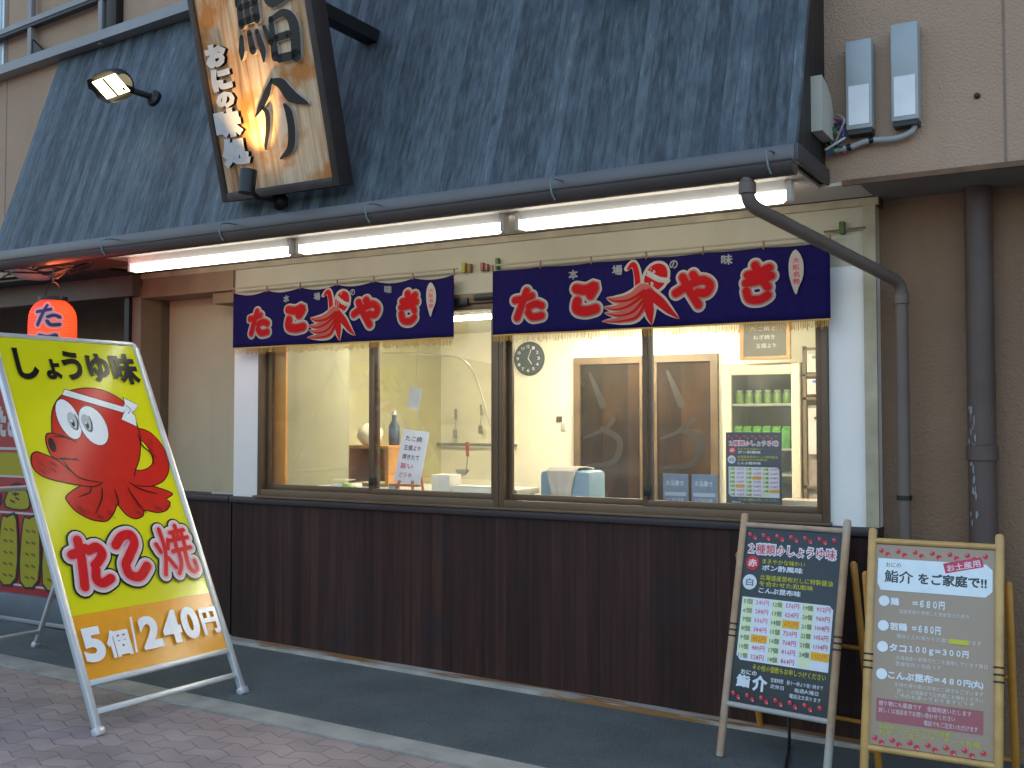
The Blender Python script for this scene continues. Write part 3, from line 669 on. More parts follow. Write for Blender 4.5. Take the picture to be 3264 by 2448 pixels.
# ================================================================ RED LANTERN
def lantern_glow():
    m = bpy.data.materials.new('lantern_paper'); m.use_nodes = True; tt = m.node_tree; L = tt.links; bb = tt.nodes['Principled BSDF']
    bb.inputs['Base Color'].default_value = (.75, .03, .01, 1); bb.inputs['Roughness'].default_value = .6
    tc = N(tt, 'ShaderNodeTexCoord'); n = N(tt, 'ShaderNodeTexNoise'); n.inputs['Scale'].default_value = 3; L.new(tc.outputs['Object'], n.inputs['Vector'])
    cr = ramp(tt, [(.3, (1, .018, .006)), (.7, (1, .050, .008))]); L.new(n.outputs[0], cr.inputs[0]); L.new(cr.outputs[0], bb.inputs['Emission Color']); bb.inputs['Emission Strength'].default_value = .75
    return m
t = thing('paper_lantern', 'glowing red paper lantern hanging above the yellow sign', 'lantern', (-1.0, -.9, 1.90))
prof = []
for i in range(41):
    u = i/40; r = .148*(1-abs(2*u-1)**4.2*.52); prof.append((r*(1+.012*math.cos(i*math.pi)), u*.40))
MB().lathe(prof, (-1.0, -.9, 1.90), seg=36).build('paper_shade', lantern_glow(), t)
for z_ in (2.295, 1.873): MB().lathe([(.09, 0), (.09, .028)], (-1.0, -.9, z_)).build('ring', M_BLACK, t)
MB().tube(smooth_path([(-1.085, -.9, 2.32), (-1.06, -.9, 2.39), (-1.0, -.9, 2.42), (-.94, -.9, 2.39), (-.915, -.9, 2.32)], 5), .004, 6).tube([(-1.0, -.9, 2.42), (-1.0, -.9, 2.60)], .006, 6).build('hanger', M_BLACK, t)
a = Art(); PINK = (.75, .35, .38)
for g, c, gr in ((1, PINK, .014), (1, (.06, .02, .10), 0)):
    a.glyph('た', -.085, .22, .07, .36, KANA, .022, c, gr)
for g, c, gr in ((1, PINK, .014), (1, (.06, .02, .10), 0)):
    a.glyph('こ', -.07, .05, .06, .17, KANA, .022, c, gr)
th0 = math.atan2(-5.242+.9, 5.05+1.0)-.15
def lmap(p):
    ang = th0+p.x/.148; u = p.y/.40; r = .148*(1-abs(2*u-1)**4.2*.52)*1.014+p.z
    return (-1.0+r*math.cos(ang), -.9+r*math.sin(ang), 1.90+p.y)
a.build('lettering', t, f=lmap, local=False, maxedge=.02, lift=.002)
pl = bpy.data.lights.new('lantern_lamp', 'POINT'); plo = bpy.data.objects.new('lantern_lamp', pl); COL.objects.link(plo); plo.location = (-1.0, -.9, 2.46); pl.energy = 1.3; pl.color = (1, .16, .05); pl.shadow_soft_size = .1

# ================================================================ WALL BOXES
def wallbox(x, z0, z1, lab):
    t = thing('ballast_box', lab, 'electrical box', (x, -.33, z0), 0, 'grey boxes on the tan wall')
    MB().box(-.058, .058, -.085, 0, 0, z1-z0, .006).build('case', M_GALV, t, local=True)
    MB().box(-.045, .045, -.088, -.0855, .02, .20).build('sticker', mat('white_sticker', (.80, .80, .79), .6), t, local=True, smooth=False)
    MB().box(-.054, .054, -.075, -.005, -.02, .0).build('lower_cap', M_BLACK, t, local=True, smooth=False)
    return t
wallbox(4.055, 2.835, 3.245, 'left one of two tall grey metal boxes on the tan wall')
wallbox(4.253, 2.845, 3.285, 'right one of two tall grey metal boxes on the tan wall')
t = thing('conduit', 'pale curved conduit hose joining the two grey wall boxes', 'conduit', (4.1, -.36, 2.79))
MB().tube(smooth_path([(3.92, -.38, 2.76), (4.0, -.37, 2.765), (4.08, -.37, 2.785), (4.2, -.37, 2.78), (4.27, -.37, 2.80), (4.29, -.37, 2.835)], 5), .013, 10).build('hose', mat('conduit_grey', (.36, .38, .38), .5), t)
for x, z in ((3.99, 2.765), (4.09, 2.785)): MB().lathe([(.016, 0), (.016, .02)], (x, -.37, z), (1, 0, .2)).build('coupling', M_BLACK, t)
t = thing('junction_box', 'beige weatherproof junction box on the right end of the awning', 'junction box', (3.92, -.44, 2.84))
b = MB(); b.prism([(-.60, 2.80), (-.38, 2.80), (-.38, 2.93), (-.42, 2.985), (-.50, 3.03), (-.60, 3.05)], 0, X1, X1+.05); b.build('cover', M_BEIGEP, t, smooth=False)
t = thing('hanging_wires', 'loose coloured wires dangling between the awning end and the grey boxes', 'wires', (3.93, -.36, 2.75))
rr = random.Random(5)
for i, c in enumerate([(.02, .08, .3), (.55, .56, .5), (.35, .02, .06), (.02, .15, .04), (.3, .3, .3), (.05, .05, .06)]):
    p = [(3.91+rr.uniform(0, .05), -.37, 2.93-rr.uniform(0, .06))]+[(3.92+rr.uniform(-.03, .07), -.38+rr.uniform(-.03, .01), 2.88-.045*k+rr.uniform(-.02, .02)) for k in range(4)]
    MB().tube(smooth_path(p, 4), .0055, 6).build('wire', mat('wire_%d' % i, c, .5), t)
t = thing('wall_bolt', 'small dark bolt head on the tan wall right of the grey boxes', 'bolt', (4.541, -.33, 2.93))
MB().lathe([(.014, 0), (.012, .012), (.005, .016)], (4.541, -.331, 2.93), (0, -1, 0), 10).build('head', M_BLACK, t)

# ================================================================ NOREN CURTAINS
def noren(name, xl, width, lab, sag, seed):
    t = thing('noren', lab, 'curtain', (xl+width/2, -.08, 2.0), 0, 'noren curtains over the windows')
    H = .385; n = 60; rr = random.Random(seed); ph = rr.uniform(0, 6)
    clips = [0, .165, .33, .5, .665, .83, 1]
    def topz(u):
        k = u*6; f = k-math.floor(k); return H-sag*math.sin(math.pi*f)**1.0
    def cy(u, v): return -.08+.007*math.sin(u*19+ph)*(1.1-v*.4)+.004*math.sin(u*41+ph)
    def cmap(x, z, o=0):
        u = x/width; v = max(0, z/H)
        zt = topz(min(max(u, 0), 1)); zz = z if z < .2 else .2+(z-.2)*(zt-.2)/(H-.2)
        return Vector((xl+x, cy(u, v)-o, 2.0+zz))
    b = MB(); g = [[b.bm.verts.new(cmap(width*i/n, H*j/8)) for j in range(9)] for i in range(n+1)]
    for i in range(n):
        for j in range(8): b.bm.faces.new((g[i][j], g[i+1][j], g[i+1][j+1], g[i][j+1]))
    cl = b.build('cloth', mat('navy_cotton', (.0105, .0075, .066), .9, var=.15, scale=30, bump=.3, bscale=400, spec=.1), t)
    m = cl.modifiers.new('s', 'SOLIDIFY'); m.thickness = .0015; m.offset = 1
    sx = width/1.955; A = Art(.00006)
    PK = (.80, .62, .58); WHT = (.40, .345, .31); RED = (.40, .010, .012)
    for g_, c, gr in ((0, WHT, .0195), (0, (.36, .14, .12), .0085), (1, RED, 0)):
        for ch, bx, wd_ in (('た', (.155, .092, .345, .258), .041), ('こ', (.535, .110, .690, .262), .054), ('や', (1.138, .105, 1.350, .280), .044), ('き', (1.520, .115, 1.675, .303), .041)):
            A.glyph(ch, bx[0]*sx, bx[1], bx[2]*sx, bx[3], KANA, wd_, c, gr)
    # octopus
    S = lambda P: [(p[0]*sx, p[1]) for p in P]
    OR = (.36, .012, .010); OP = (.40, .10, .08)
    A.ell(1.035*sx, .275, .075, .095, WHT, R(-30)); A.ell(1.035*sx, .275, .060, .080, RED, R(-30))
    A.stroke(S([(.99, .30), (1.05, .265), (1.10, .255)]), .030, WHT); A.stroke(S([(.99, .305), (1.05, .27), (1.10, .26)]), .010, (.4, .4, .42))
    A.stroke(S([(.865, .335), (.905, .36), (.93, .31), (.935, .22)]), [.03, .045, .05, .05], WHT); A.stroke(S([(.875, .335), (.905, .355), (.925, .31), (.935, .22)]), [.016, .03, .034, .034], RED)
    tent = [[(.96, .21), (.88, .17), (.80, .165), (.745, .180)], [(.96, .19), (.88, .14), (.80, .12), (.730, .130)], [(.965, .17), (.90, .105), (.82, .085), (.735, .098)], [(.975, .16), (.92, .075), (.83, .055), (.720, .052)], [(.99, .17), (1.0, .10), (1.005, .06), (1.014, .02)], [(1.0, .19), (1.06, .14), (1.11, .09), (1.162, .048)]]
    for k, P in enumerate(tent): A.stroke(S(P), [.085, .08, .055, .006], WHT)
    A.poly(S([(.95, .245), (1.02, .215), (1.015, .14), (.965, .085), (.88, .09), (.87, .17)]), OP, 4)
    for k, P in enumerate(tent): A.stroke(S(P), [.055, .052, .034, .004], OP if k < 4 else RED)
    for k, P in enumerate(tent[:4]): A.stroke(S([(p[0]+.01, p[1]-.006) for p in P]), [.02, .016, .01, .002], OR)
    # leaf-shaped tray with small characters
    A.poly(S([(1.787, .365), (1.822, .31), (1.825, .23), (1.800, .17), (1.787, .136), (1.770, .17), (1.752, .24), (1.755, .32)]), WHT, 3)
    for k, ch in enumerate('大阪名物'): A.text(ch, 0, 0, 1, (.5, .03, .03), bold=.02, box=((1.772)*sx, .295-k*.036, 1.806*sx, .325-k*.036))
    for ch, bx in (('本', (.505, .312, .565, .368)), ('場', (.78, .315, .842, .372)), ('の', (1.112, .328, 1.160, .376)), ('味', (1.402, .325, 1.465, .380))):
        A.text(ch, 0, 0, 1, (.26, .26, .27), bold=.03, box=(bx[0]*sx, bx[1]-.012, bx[2]*sx, bx[3]-.012))
    A.build('printed_lettering', t, f=lambda p: cmap(p.x, p.y, p.z), lift=.0015, maxedge=.03, local=False, rough=.9)
    f = MB(); k = int(width/.009)
    for i in range(k):
        x = width*i/k; q = cmap(x, 0); l = rr.uniform(.028, .045)
        f.quad(q+Vector((0, -.001, .004)), q+Vector((.0042, -.001, .004)), q+Vector((.0042+rr.uniform(-.002, .002), -.001, -l)), q+Vector((rr.uniform(-.002, .002), -.001, -l)))
    f.build('fringe', mat('gold_fringe', (.42, .22, .035), .6, var=.3, scale=50), t, kind='stuff')
    b = MB(); g = [[b.bm.verts.new(cmap(width*i/n, z, .0022)) for z in (.0, .009)] for i in range(n+1)]
    for i in range(n): b.bm.faces.new((g[i][0], g[i+1][0], g[i+1][1], g[i][1]))
    b.build('gold_braid', mat('gold_braid', (.45, .25, .05), .5), t)
    for i, u in enumerate(clips):
        q = cmap(width*u, H)
        MB().tube([q+Vector((0, 0, -.008)), q+Vector((.004, -.004, .012)), q+Vector((0, .0, .034))], .0055, 6).build('clip', mat('clip_rust', (.22, .12, .07), .7), t)
    MB().tube([(xl-.02, -.075, 2.419), (xl+width+.02, -.075, 2.419)], .0055, 8).build('curtain_rod', mat('rod_beige', (.34, .29, .22), .6), t)
    return t
noren('l', -.19, 1.815, 'navy takoyaki noren curtain over the left window, sagging between its clips', .022, 2)
noren('r', 1.895, 1.945, 'navy takoyaki noren curtain over the right window, nearly taut', .004, 9)
t = thing('clothes_pegs', 'yellow, brown and green pegs on the wall between the two noren curtains', 'pegs', (1.76, -.02, 2.40))
for x, c, h in ((1.66, (.35, .30, .02), .06), (1.70, (.22, .12, .06), .05), (1.79, (.30, .10, .08), .05), (1.82, (.28, .13, .10), .04), (1.895, (.06, .17, .05), .07)):
    MB().box(x-.010, x+.010, -.035, -.005, 2.40, 2.40+h, .003).build('peg', mat('peg%.2f' % x, c, .6), t)
t = thing('wall_hook', 'small green-stained hook with a thin rod at the right end of the white fascia', 'hook', (3.90, -.02, 2.44))
MB().tube([(3.80, -.03, 2.447), (4.0, -.03, 2.452)], .005, 6).build('rod', M_TRIM, t)
MB().box(3.875, 3.90, -.04, -.002, 2.43, 2.49, .004).build('bracket', mat('moss_green', (.07, .12, .04), .8), t)
t = thing('blind_box', 'black bracket below the white fascia in the gap between the curtains', 'bracket', (1.78, -.02, 2.24))
MB().box(1.60, 1.70, -.05, -.031, 2.20, 2.245, .004).box(1.74, 1.90, -.05, -.031, 2.225, 2.26, .01).build('bracket_body', M_BLACK, t)

# ================================================================ BIG YELLOW A-FRAME SIGN
def board_frame(x, y, ang, tilt):
    """matrix: local X along the foot line, Y up the board, Z out of its face"""
    e = Vector((math.cos(ang), math.sin(ang), 0)); n = Vector((math.sin(ang), -math.cos(ang), 0))
    u = Vector((0, 0, 1))*math.cos(tilt)-n*math.sin(tilt); z = e.cross(u)
    return Matrix(((e.x, u.x, z.x, 0), (e.y, u.y, z.y, 0), (e.z, u.z, z.z, 0), (0, 0, 0, 1)))
BX, BY, BA, BT, BW, BL = .766, -1.895, R(87.26), R(26.65), .952, 2.239
BS = thing('sandwich_board', 'large yellow A-frame sign with a red octopus and a price on an orange band', 'sign', (BX, BY, gz(BX)))
FM = board_frame(BX, BY, BA, BT)
F = thing  # alias
def bpart(mb, name, m, **k):
    mb.xf(FM); return mb.build(name, m, BS, local=True, **k)
fr = MB()
for x in (.0, BW-.036):
    fr.box(x, x+.036, .012, BL-.04, -.022, .012, .006)
fr.tube(bend([(.018, BL-.05, -.005), (.018, BL-.014, -.005), (BW-.018, BL-.014, -.005), (BW-.018, BL-.05, -.005)], .03), .016, 10)
fr.box(.036, BW-.036, .236, .266, -.022, .010, .004); fr.box(.036, BW-.036, .095, .125, -.022, .006, .004)
bpart(fr, 'front_frame', M_STEEL)
YEL, ORG = (.70, .66, .008), (.80, .33, .015)
bpart(MB().box(.03, BW-.03, .26, BL-.02, -.012, .0), 'panel', mat('gloss_yellow_sheet', YEL, .16, var=.02, spec=.45), smooth=False)
a = Art()
a.rect(.036, .268, BW-.036, .600, ORG)
# lettering
a2 = Art()
for ch, bx in (('し', (.108, 1.95, .240, 2.145)), ('ょ', (.280, 1.955, .375, 2.085)), ('う', (.392, 1.955, .515, 2.145)), ('ゆ', (.550, 1.95, .700, 2.140)), ('味', (.712, 1.94, .895, 2.150))):
    a2.text(ch, 0, 0, 1, INK, bold=.040, box=bx, res=4)
S_ = [('た', (.120, .725, .315, 1.000)), ('こ', (.385, .745, .555, 1.005))]
HK = {'た': [[(.02, .70), (.25, .74), (.46, .80)], [(.30, .98), (.27, .60), (.14, .05)], [(.54, .74), (.80, .80), (.92, .66), (.76, .52), (.60, .44)], [(.60, .36), (.54, .16), (.70, .07), (.97, .14)]],
      'こ': [[(.05, .76), (.34, .93), (.68, .95), (.74, .76), (.46, .52), (.22, .34)], [(.20, .30), (.24, .10), (.58, .02), (.96, .22)]],
      '焼': [[(.03, .66), (.10, .50)], [(.40, .72), (.33, .55)], [(.23, .95), (.23, .50), (.05, .05)], [(.26, .36), (.40, .16)], [(.52, .86), (.94, .89)], [(.72, .99), (.72, .76)], [(.46, .70), (.99, .73)], [(.60, .80), (.58, .54)], [(.85, .82), (.84, .56)], [(.44, .48), (.99, .52)], [(.61, .46), (.58, .22), (.44, .03)], [(.79, .46), (.78, .16), (.86, .03), (.99, .06), (.99, .24)]]}
S_.append(('焼', (.640, .725, .870, 1.020)))
WD = {'た': .052, 'こ': .054, '焼': .026}
for c, gr in ((INK, .036), (WHT, .026), ((.75, .35, .42), .011), (RED, 0)):
    for ch, bx in S_: a2.glyph(ch, *bx, HK, WD[ch], c, gr)
PW = (.82, .82, .84)
for ch, bx, bo in (('5', (.045, .345, .165, .525), .05), ('個', (.178, .345, .315, .490), .040), ('/', (.328, .350, .362, .540), .02), ('2', (.385, .350, .510, .530), .05), ('4', (.525, .352, .645, .536), .05), ('0', (.655, .356, .770, .540), .05), ('円', (.785, .360, .905, .515), .045)):
    a2.text(ch, 0, 0, 1, PW, bold=bo, box=bx, res=5)
OC = (.55, .018, .010); OL = (.02, .006, .006)
a3 = Art()
def ol(pts, c, closed=True, wd_=.007):
    q = closed_path(pts, 3); q.append(q[0]); 
    a3.poly(pts, c, 4); a3.stroke(q, wd_, OL, n=1)
TENT = [(.304, 1.309), (.241, 1.281), (.191, 1.247), (.192, 1.219), (.222, 1.162), (.277, 1.119), (.329, 1.096), (.397, 1.091), (.459, 1.144), (.486, 1.18), (.519, 1.12), (.572, 1.087), (.629, 1.101), (.649, 1.132), (.73, 1.112), (.8, 1.124), (.837, 1.167), (.818, 1.191), (.869, 1.215), (.854, 1.236), (.77, 1.27), (.677, 1.298), (.56, 1.36), (.42, 1.36)]
ol(TENT, OC)
ra = [(.76, 1.615), (.819, 1.585), (.858, 1.508), (.855, 1.412), (.803, 1.352), (.714, 1.328), (.616, 1.345)]
a3.stroke(ra, [.08, .10, .11, .115, .12, .11, .10], OL); a3.stroke(ra, [.068, .088, .098, .103, .108, .098, .09], OC)
ol([(.249, 1.751), (.297, 1.822), (.367, 1.876), (.448, 1.901), (.525, 1.909), (.617, 1.896), (.693, 1.856), (.738, 1.81), (.768, 1.745), (.772, 1.679), (.771, 1.595), (.747, 1.52), (.714, 1.446), (.668, 1.382), (.60, 1.29), (.42, 1.29), (.343, 1.325), (.266, 1.374), (.21, 1.43), (.195, 1.50), (.209, 1.603), (.225, 1.672)], OC)
a3.poly([(.42, 1.36), (.60, 1.37), (.66, 1.30), (.52, 1.23), (.38, 1.28)], OC, 3)
ol([(.059, 1.493), (.091, 1.514), (.13, 1.5), (.182, 1.472), (.225, 1.436), (.269, 1.385), (.349, 1.345), (.435, 1.321), (.379, 1.295), (.303, 1.304), (.194, 1.332), (.114, 1.358), (.064, 1.394), (.048, 1.442)], OC)
a3.poly([(.24, 1.46), (.40, 1.44), (.46, 1.32), (.37, 1.32), (.29, 1.36)], OC, 3)
ol([(.183, 1.620), (.228, 1.618), (.284, 1.602), (.347, 1.569), (.36, 1.52), (.316, 1.468), (.234, 1.466), (.18, 1.477), (.164, 1.525), (.165, 1.581)], OC)
a3.poly([(.26, 1.60), (.36, 1.58), (.42, 1.52), (.34, 1.475), (.26, 1.478)], OC, 3)
a3.ell(.194, 1.552, .021, .043, (.004, .004, .004))
for cx, cy, rx, ry in ((.336, 1.708, .066, .124), (.481, 1.667, .084, .124)):
    a3.ell(cx, cy, rx+.004, ry+.004, OL, R(6)); a3.ell(cx, cy, rx, ry, (.78, .80, .82), R(6))
for cx, cy in ((.360, 1.694), (.445, 1.682)):
    a3.ell(cx, cy, .032, .058, (.42, .46, .48), R(6)); a3.stroke([(cx+.022, cy+.045), (cx+.028, cy), (cx+.010, cy-.05), (cx-.02, cy-.03)], [.004, .009, .008, .003], INK); a3.ell(cx-.004, cy-.012, .011, .022, INK); a3.ell(cx-.007, cy+.002, .005, .009, (.75, .77, .78))
for pts in ([(.364, 1.896), (.721, 1.789), (.704, 1.749), (.339, 1.858)], [(.733, 1.852), (.822, 1.802), (.776, 1.754), (.729, 1.796)], [(.731, 1.787), (.779, 1.731), (.766, 1.659), (.675, 1.706)]):
    a3.poly(pts, (.76, .78, .80)); q = pts+[pts[0]]; a3.stroke(q, .004, OL, n=1)
a3.ell(.740, 1.772, .028, .034, (.76, .78, .80)); a3.stroke([(.735, 1.80), (.758, 1.772), (.735, 1.745)], .004, OL)
for P in ([(.232, 1.458), (.259, 1.399), (.315, 1.344), (.435, 1.315)], [(.213, 1.603), (.283, 1.597), (.346, 1.565)], [(.218, 1.471), (.27, 1.465), (.33, 1.454)], [(.757, 1.614), (.763, 1.538), (.807, 1.481), (.806, 1.415)],
          [(.601, 1.311), (.665, 1.261), (.767, 1.227)], [(.58, 1.275), (.612, 1.19), (.653, 1.113)], [(.495, 1.271), (.496, 1.198), (.483, 1.171)], [(.418, 1.284), (.399, 1.222), (.335, 1.137)], [(.356, 1.297), (.336, 1.262), (.265, 1.24)]):
    a3.stroke(P, [.004, .009, .008, .003], OL)
rr = random.Random(4)
for cx, cy, n_, dx, dy in ((.12, 1.43, 12, .055, .03), (.80, 1.53, 12, .02, .06), (.25, 1.18, 8, .03, .03), (.38, 1.13, 8, .05, .015), (.60, 1.15, 8, .03, .03), (.76, 1.16, 8, .05, .02)):
    for i in range(n_):
        x = cx+rr.uniform(-dx, dx); y = cy+rr.uniform(-dy, dy); a3.stroke([(x, y), (x+.012, y-.010), (x+.020, y-.024)], .003, (.16, .012, .01), n=2)
def onF(p, off=0): return FM @ Vector((p.x, p.y, p.z+off))
a.build('price_band', BS, f=lambda p: onF(p), lift=.0006, rough=.2)
a3.build('octopus_picture', BS, f=lambda p: onF(p, .0008), lift=.0006, rough=.2)
a2.build('lettering', BS, f=lambda p: onF(p, .006), lift=.0006, rough=.2)
for x in (.018, BW-.018): MB().box(x-.026, x+.026, -.006, .035, -.028, .02, .008).xf(FM).build('foot', M_STEEL, BS, local=True)
# rear frame, mirrored
RM = Matrix.Translation(Vector((-2*BL*math.sin(BT)*math.sin(BA)+.03, 2*BL*math.sin(BT)*math.cos(BA)*-1*-1, .028))) @ board_frame(0, 0, BA, -BT)
rf = MB()
for x in (.01, BW-.04): rf.box(x, x+.030, .012, BL-.08, -.012, .012, .005)
rf.box(.04, BW-.04, .10, .13, -.01, .01, .003); rf.box(.04, BW-.04, 1.2, 1.23, -.01, .01, .003); rf.xf(RM); rf.build('rear_frame', M_STEEL, BS, local=True)
for x in (.025, BW-.025): MB().box(x-.022, x+.022, -.006, .03, -.02, .02, .006).xf(RM).build('foot', M_STEEL, BS, local=True)

# ================================================================ MENU BOARDS
REDD = (.55, .02, .035); YL = (.50, .46, .02); GW = (.62, .66, .70)
def dots(A, w, y, n=7, s=1):
    for i in range(n):
        x = w*(.045+i*.147)
        A.ell(x, y+.006*s, .010*s, .010*s, REDD, n=12); A.ell(x-.004*s, y+.010*s, .004*s, .004*s, (.66, .22, .24), n=8)
        if i < n-1: A.ell(x+.026*s, y-.008*s, .010*s, .010*s, REDD, n=12); A.ell(x+.030*s, y-.014*s, .005*s, .005*s, (.66, .22, .24), n=8)
def black_menu(w, h):
    A = Art(); Y = lambda v: h*(1-v); s = w/.47
    dots(A, w, Y(.045), s=s)
    A.text('２種類のしょうゆ味', 0, 0, 1, GW, bold=.11, box=(w*.03, Y(.160), w*.97, Y(.082)), res=1)
    A.text('２種類のしょうゆ味', 0, 0, 1, REDD, bold=.012, box=(w*.045, Y(.150), w*.955, Y(.092)), res=2)
    A.ell(w*.105, Y(.205), .034*s, .034*s, REDD); A.text('赤', 0, 0, 1, (.75, .6, .6), bold=.03, box=(w*.055, Y(.228), w*.155, Y(.182)))
    A.text('まろやかな味わい', 0, 0, 1, YL, bold=.012, box=(w*.21, Y(.205), w*.66, Y(.175)), res=1)
    A.text('ポン酢風味', 0, 0, 1, GW, bold=.03, box=(w*.21, Y(.245), w*.64, Y(.210)), res=2)
    A.ell(w*.095, Y(.318), .036*s, .036*s, GW); A.text('白', 0, 0, 1, (.12, .13, .15), bold=.02, box=(w*.055, Y(.340), w*.135, Y(.296)))
    A.text('北海道産昆布だしに特製醤油', 0, 0, 1, YL, bold=.012, box=(w*.20, Y(.300), w*.95, Y(.268)), res=1)
    A.text('を合わせた和風味', 0, 0, 1, YL, bold=.012, box=(w*.20, Y(.335), w*.76, Y(.305)), res=1)
    A.text('こんぶ昆布味', 0, 0, 1, GW, bold=.03, box=(w*.20, Y(.375), w*.64, Y(.342)), res=2)
    x0, x1, y0, y1 = w*.035, w*.975, Y(.765), Y(.405)
    A.poly([(x0+.02*s, y0), (x1, y0), (x1, y1-.018*s), (x1-.018*s, y1), (x0, y1), (x0, y0+.02*s)], (.66, .70, .76))
    cw = (x1-x0)/3; rh = (y1-y0)/7
    for c in range(3): A.rect(x0+c*cw+.003, y0+(.004 if c else .02*s), x0+c*cw+cw*.40, y1-.002, (.66, .72, .46))
    n = 5
    for c in range(3):
        for r_ in range(7):
            yy = y1-(r_+1)*rh; xx = x0+c*cw
            if (c, r_) == (2, 6): continue
            hi = (c, r_) in ((0, 4), (1, 2), (2, 5))
            if hi: A.rect(xx+cw*.42, yy+.003, xx+cw*(1.0 if c == 2 else .97), yy+rh-.002, (.75, .42, .01))
            A.text('%d個' % n, 0, 0, 1, (.05, .10, .05), bold=.01, box=(xx+cw*.06, yy+rh*.22, xx+cw*.36, yy+rh*.80), res=1)
            A.text('%d円' % (n*48), 0, 0, 1, (.70, .10, .03) if hi else (.60, .05, .12), bold=.01, box=(xx+cw*.48, yy+rh*.22, xx+cw*.92, yy+rh*.80), res=1)
            n += 1
    A.text('その他の個数もお申しつけください', 0, 0, 1, YL, bold=.012, box=(w*.22, Y(.812), w*.96, Y(.778)), res=1)
    A.text('鮨', 0, 0, 1, GW, bold=.05, box=(w*.06, Y(.915), w*.21, Y(.845))); A.text('介', 0, 0, 1, GW, bold=.05, box=(w*.23, Y(.925), w*.39, Y(.835))); A.text('おにの', 0, 0, 1, GW, bold=.03, box=(w*.10, Y(.842), w*.27, Y(.815)))
    for k, (l, xa, xb) in enumerate((('営業時間　昼十一時より夜八時まで', .42, .94), ('定休日　　毎週火曜日', .42, .90), ('　　　　　電話注文承ります', .62, .93))):
        A.text(l.strip('　'), 0, 0, 1, GW, bold=.008, box=(w*xa, Y(.862+k*.034), w*xb, Y(.838+k*.034)), res=1)
    dots(A, w, Y(.962), s=s)
    return A
def tan_menu(w, h):
    A = Art(); Y = lambda v: h*(1-v); PK = (.52, .05, .10); W = (.72, .74, .76); F_ = (.64, .60, .56)
    dots(A, w, Y(.040))
    A.poly([(w*.05, Y(.235)), (w*.93, Y(.235)), (w*.985, Y(.205)), (w*.985, Y(.10)), (w*.93, Y(.072)), (w*.02, Y(.072)), (w*.02, Y(.20))], (.72, .78, .80))
    A.text('おにの', 0, 0, 1, (.08, .1, .1), bold=.01, box=(w*.09, Y(.115), w*.22, Y(.092)))
    A.text('鮨介', 0, 0, 1, (.05, .06, .06), bold=.02, box=(w*.08, Y(.195), w*.33, Y(.130))); A.text('をご家庭で!!', 0, 0, 1, (.05, .06, .06), bold=.035, box=(w*.37, Y(.195), w*.94, Y(.135)))
    c_, s_ = math.cos(R(14)), math.sin(R(14)); ox, oy = w*.60, Y(.130)
    A.poly([(ox+p[0]*c_-p[1]*s_, oy+p[0]*s_+p[1]*c_) for p in ((0, 0), (.150, 0), (.150, .042), (0, .042))], PK)
    A.text('お土産用', ox+.008, oy+.010, .030, (.75, .6, .65), bold=.02, w=.13, rot=R(14))
    rows = ((.290, '鶏', '＝６８０円', .33, .60), (.415, '若鶏', '＝６８０円', .33, .57), (.520, 'タコ', '１００ｇ＝３００円', .31, .80), (.655, 'こんぶ昆布', '＝４８０円(丸)', .52, .92))
    for v, n_, p_, xa, xb in rows:
        A.ell(w*.085, Y(v), .022, .022, (.74, .78, .80)); A.text(n_, 0, 0, 1, W, bold=.04, box=(w*.14, Y(v+.020), w*(.14+.075*len(n_)), Y(v-.020)), res=2)
        A.text(p_, 0, 0, 1, W, bold=.04, box=(w*xa, Y(v+.022), w*xb, Y(v-.018)), res=2)
    for v, l, xa, xb in ((.338, '国産若鶏を使用した自家製たれ焼き', .22, .80), (.462, '塩味とたれ味からお選びいただけます', .20, .90), (.568, '北海道産の新鮮なたこを使用しています毎日', .20, .95), (.598, '数量限定の商品です', .20, .58), (.700, 'お持ち帰り用の冷凍たこ焼きもございます', .20, .92), (.728, '詳しくは店員までお気軽にお尋ねください', .22, .92), (.752, 'ご予約も承っておりますどうぞ', .20, .85)):
        A.text(l, 0, 0, 1, F_, bold=.004, box=(w*xa, Y(v+.010), w*xb, Y(v-.012)), res=1)
    A.rect(w*.64, Y(.474), w*.80, Y(.450), (.55, .50, .04))
    A.rect(w*.05, Y(.885), w*.92, Y(.775), (.34, .10, .11))
    for v, l, xa, xb in ((.797, '贈り物にも最適です　全国発送いたします', .07, .83), (.830, '詳しくは当店までお問い合わせください', .07, .70), (.865, '電話でもご注文いただけます', .45, .88)):
        A.text(l, 0, 0, 1, (.58, .50, .50), bold=.008, box=(w*xa, Y(v+.012), w*xb, Y(v-.013)), res=1)
    for v, l, xa, xb in ((.908, 'お好みのトッピングもご用意', .08, .66), (.936, 'ねぎ・マヨネーズ・チーズ各種', .08, .90)): A.text(l, 0, 0, 1, (.50, .46, .03), bold=.012, box=(w*xa, Y(v+.011), w*xb, Y(v-.012)), res=1)
    dots(A, w, Y(.975))
    return A
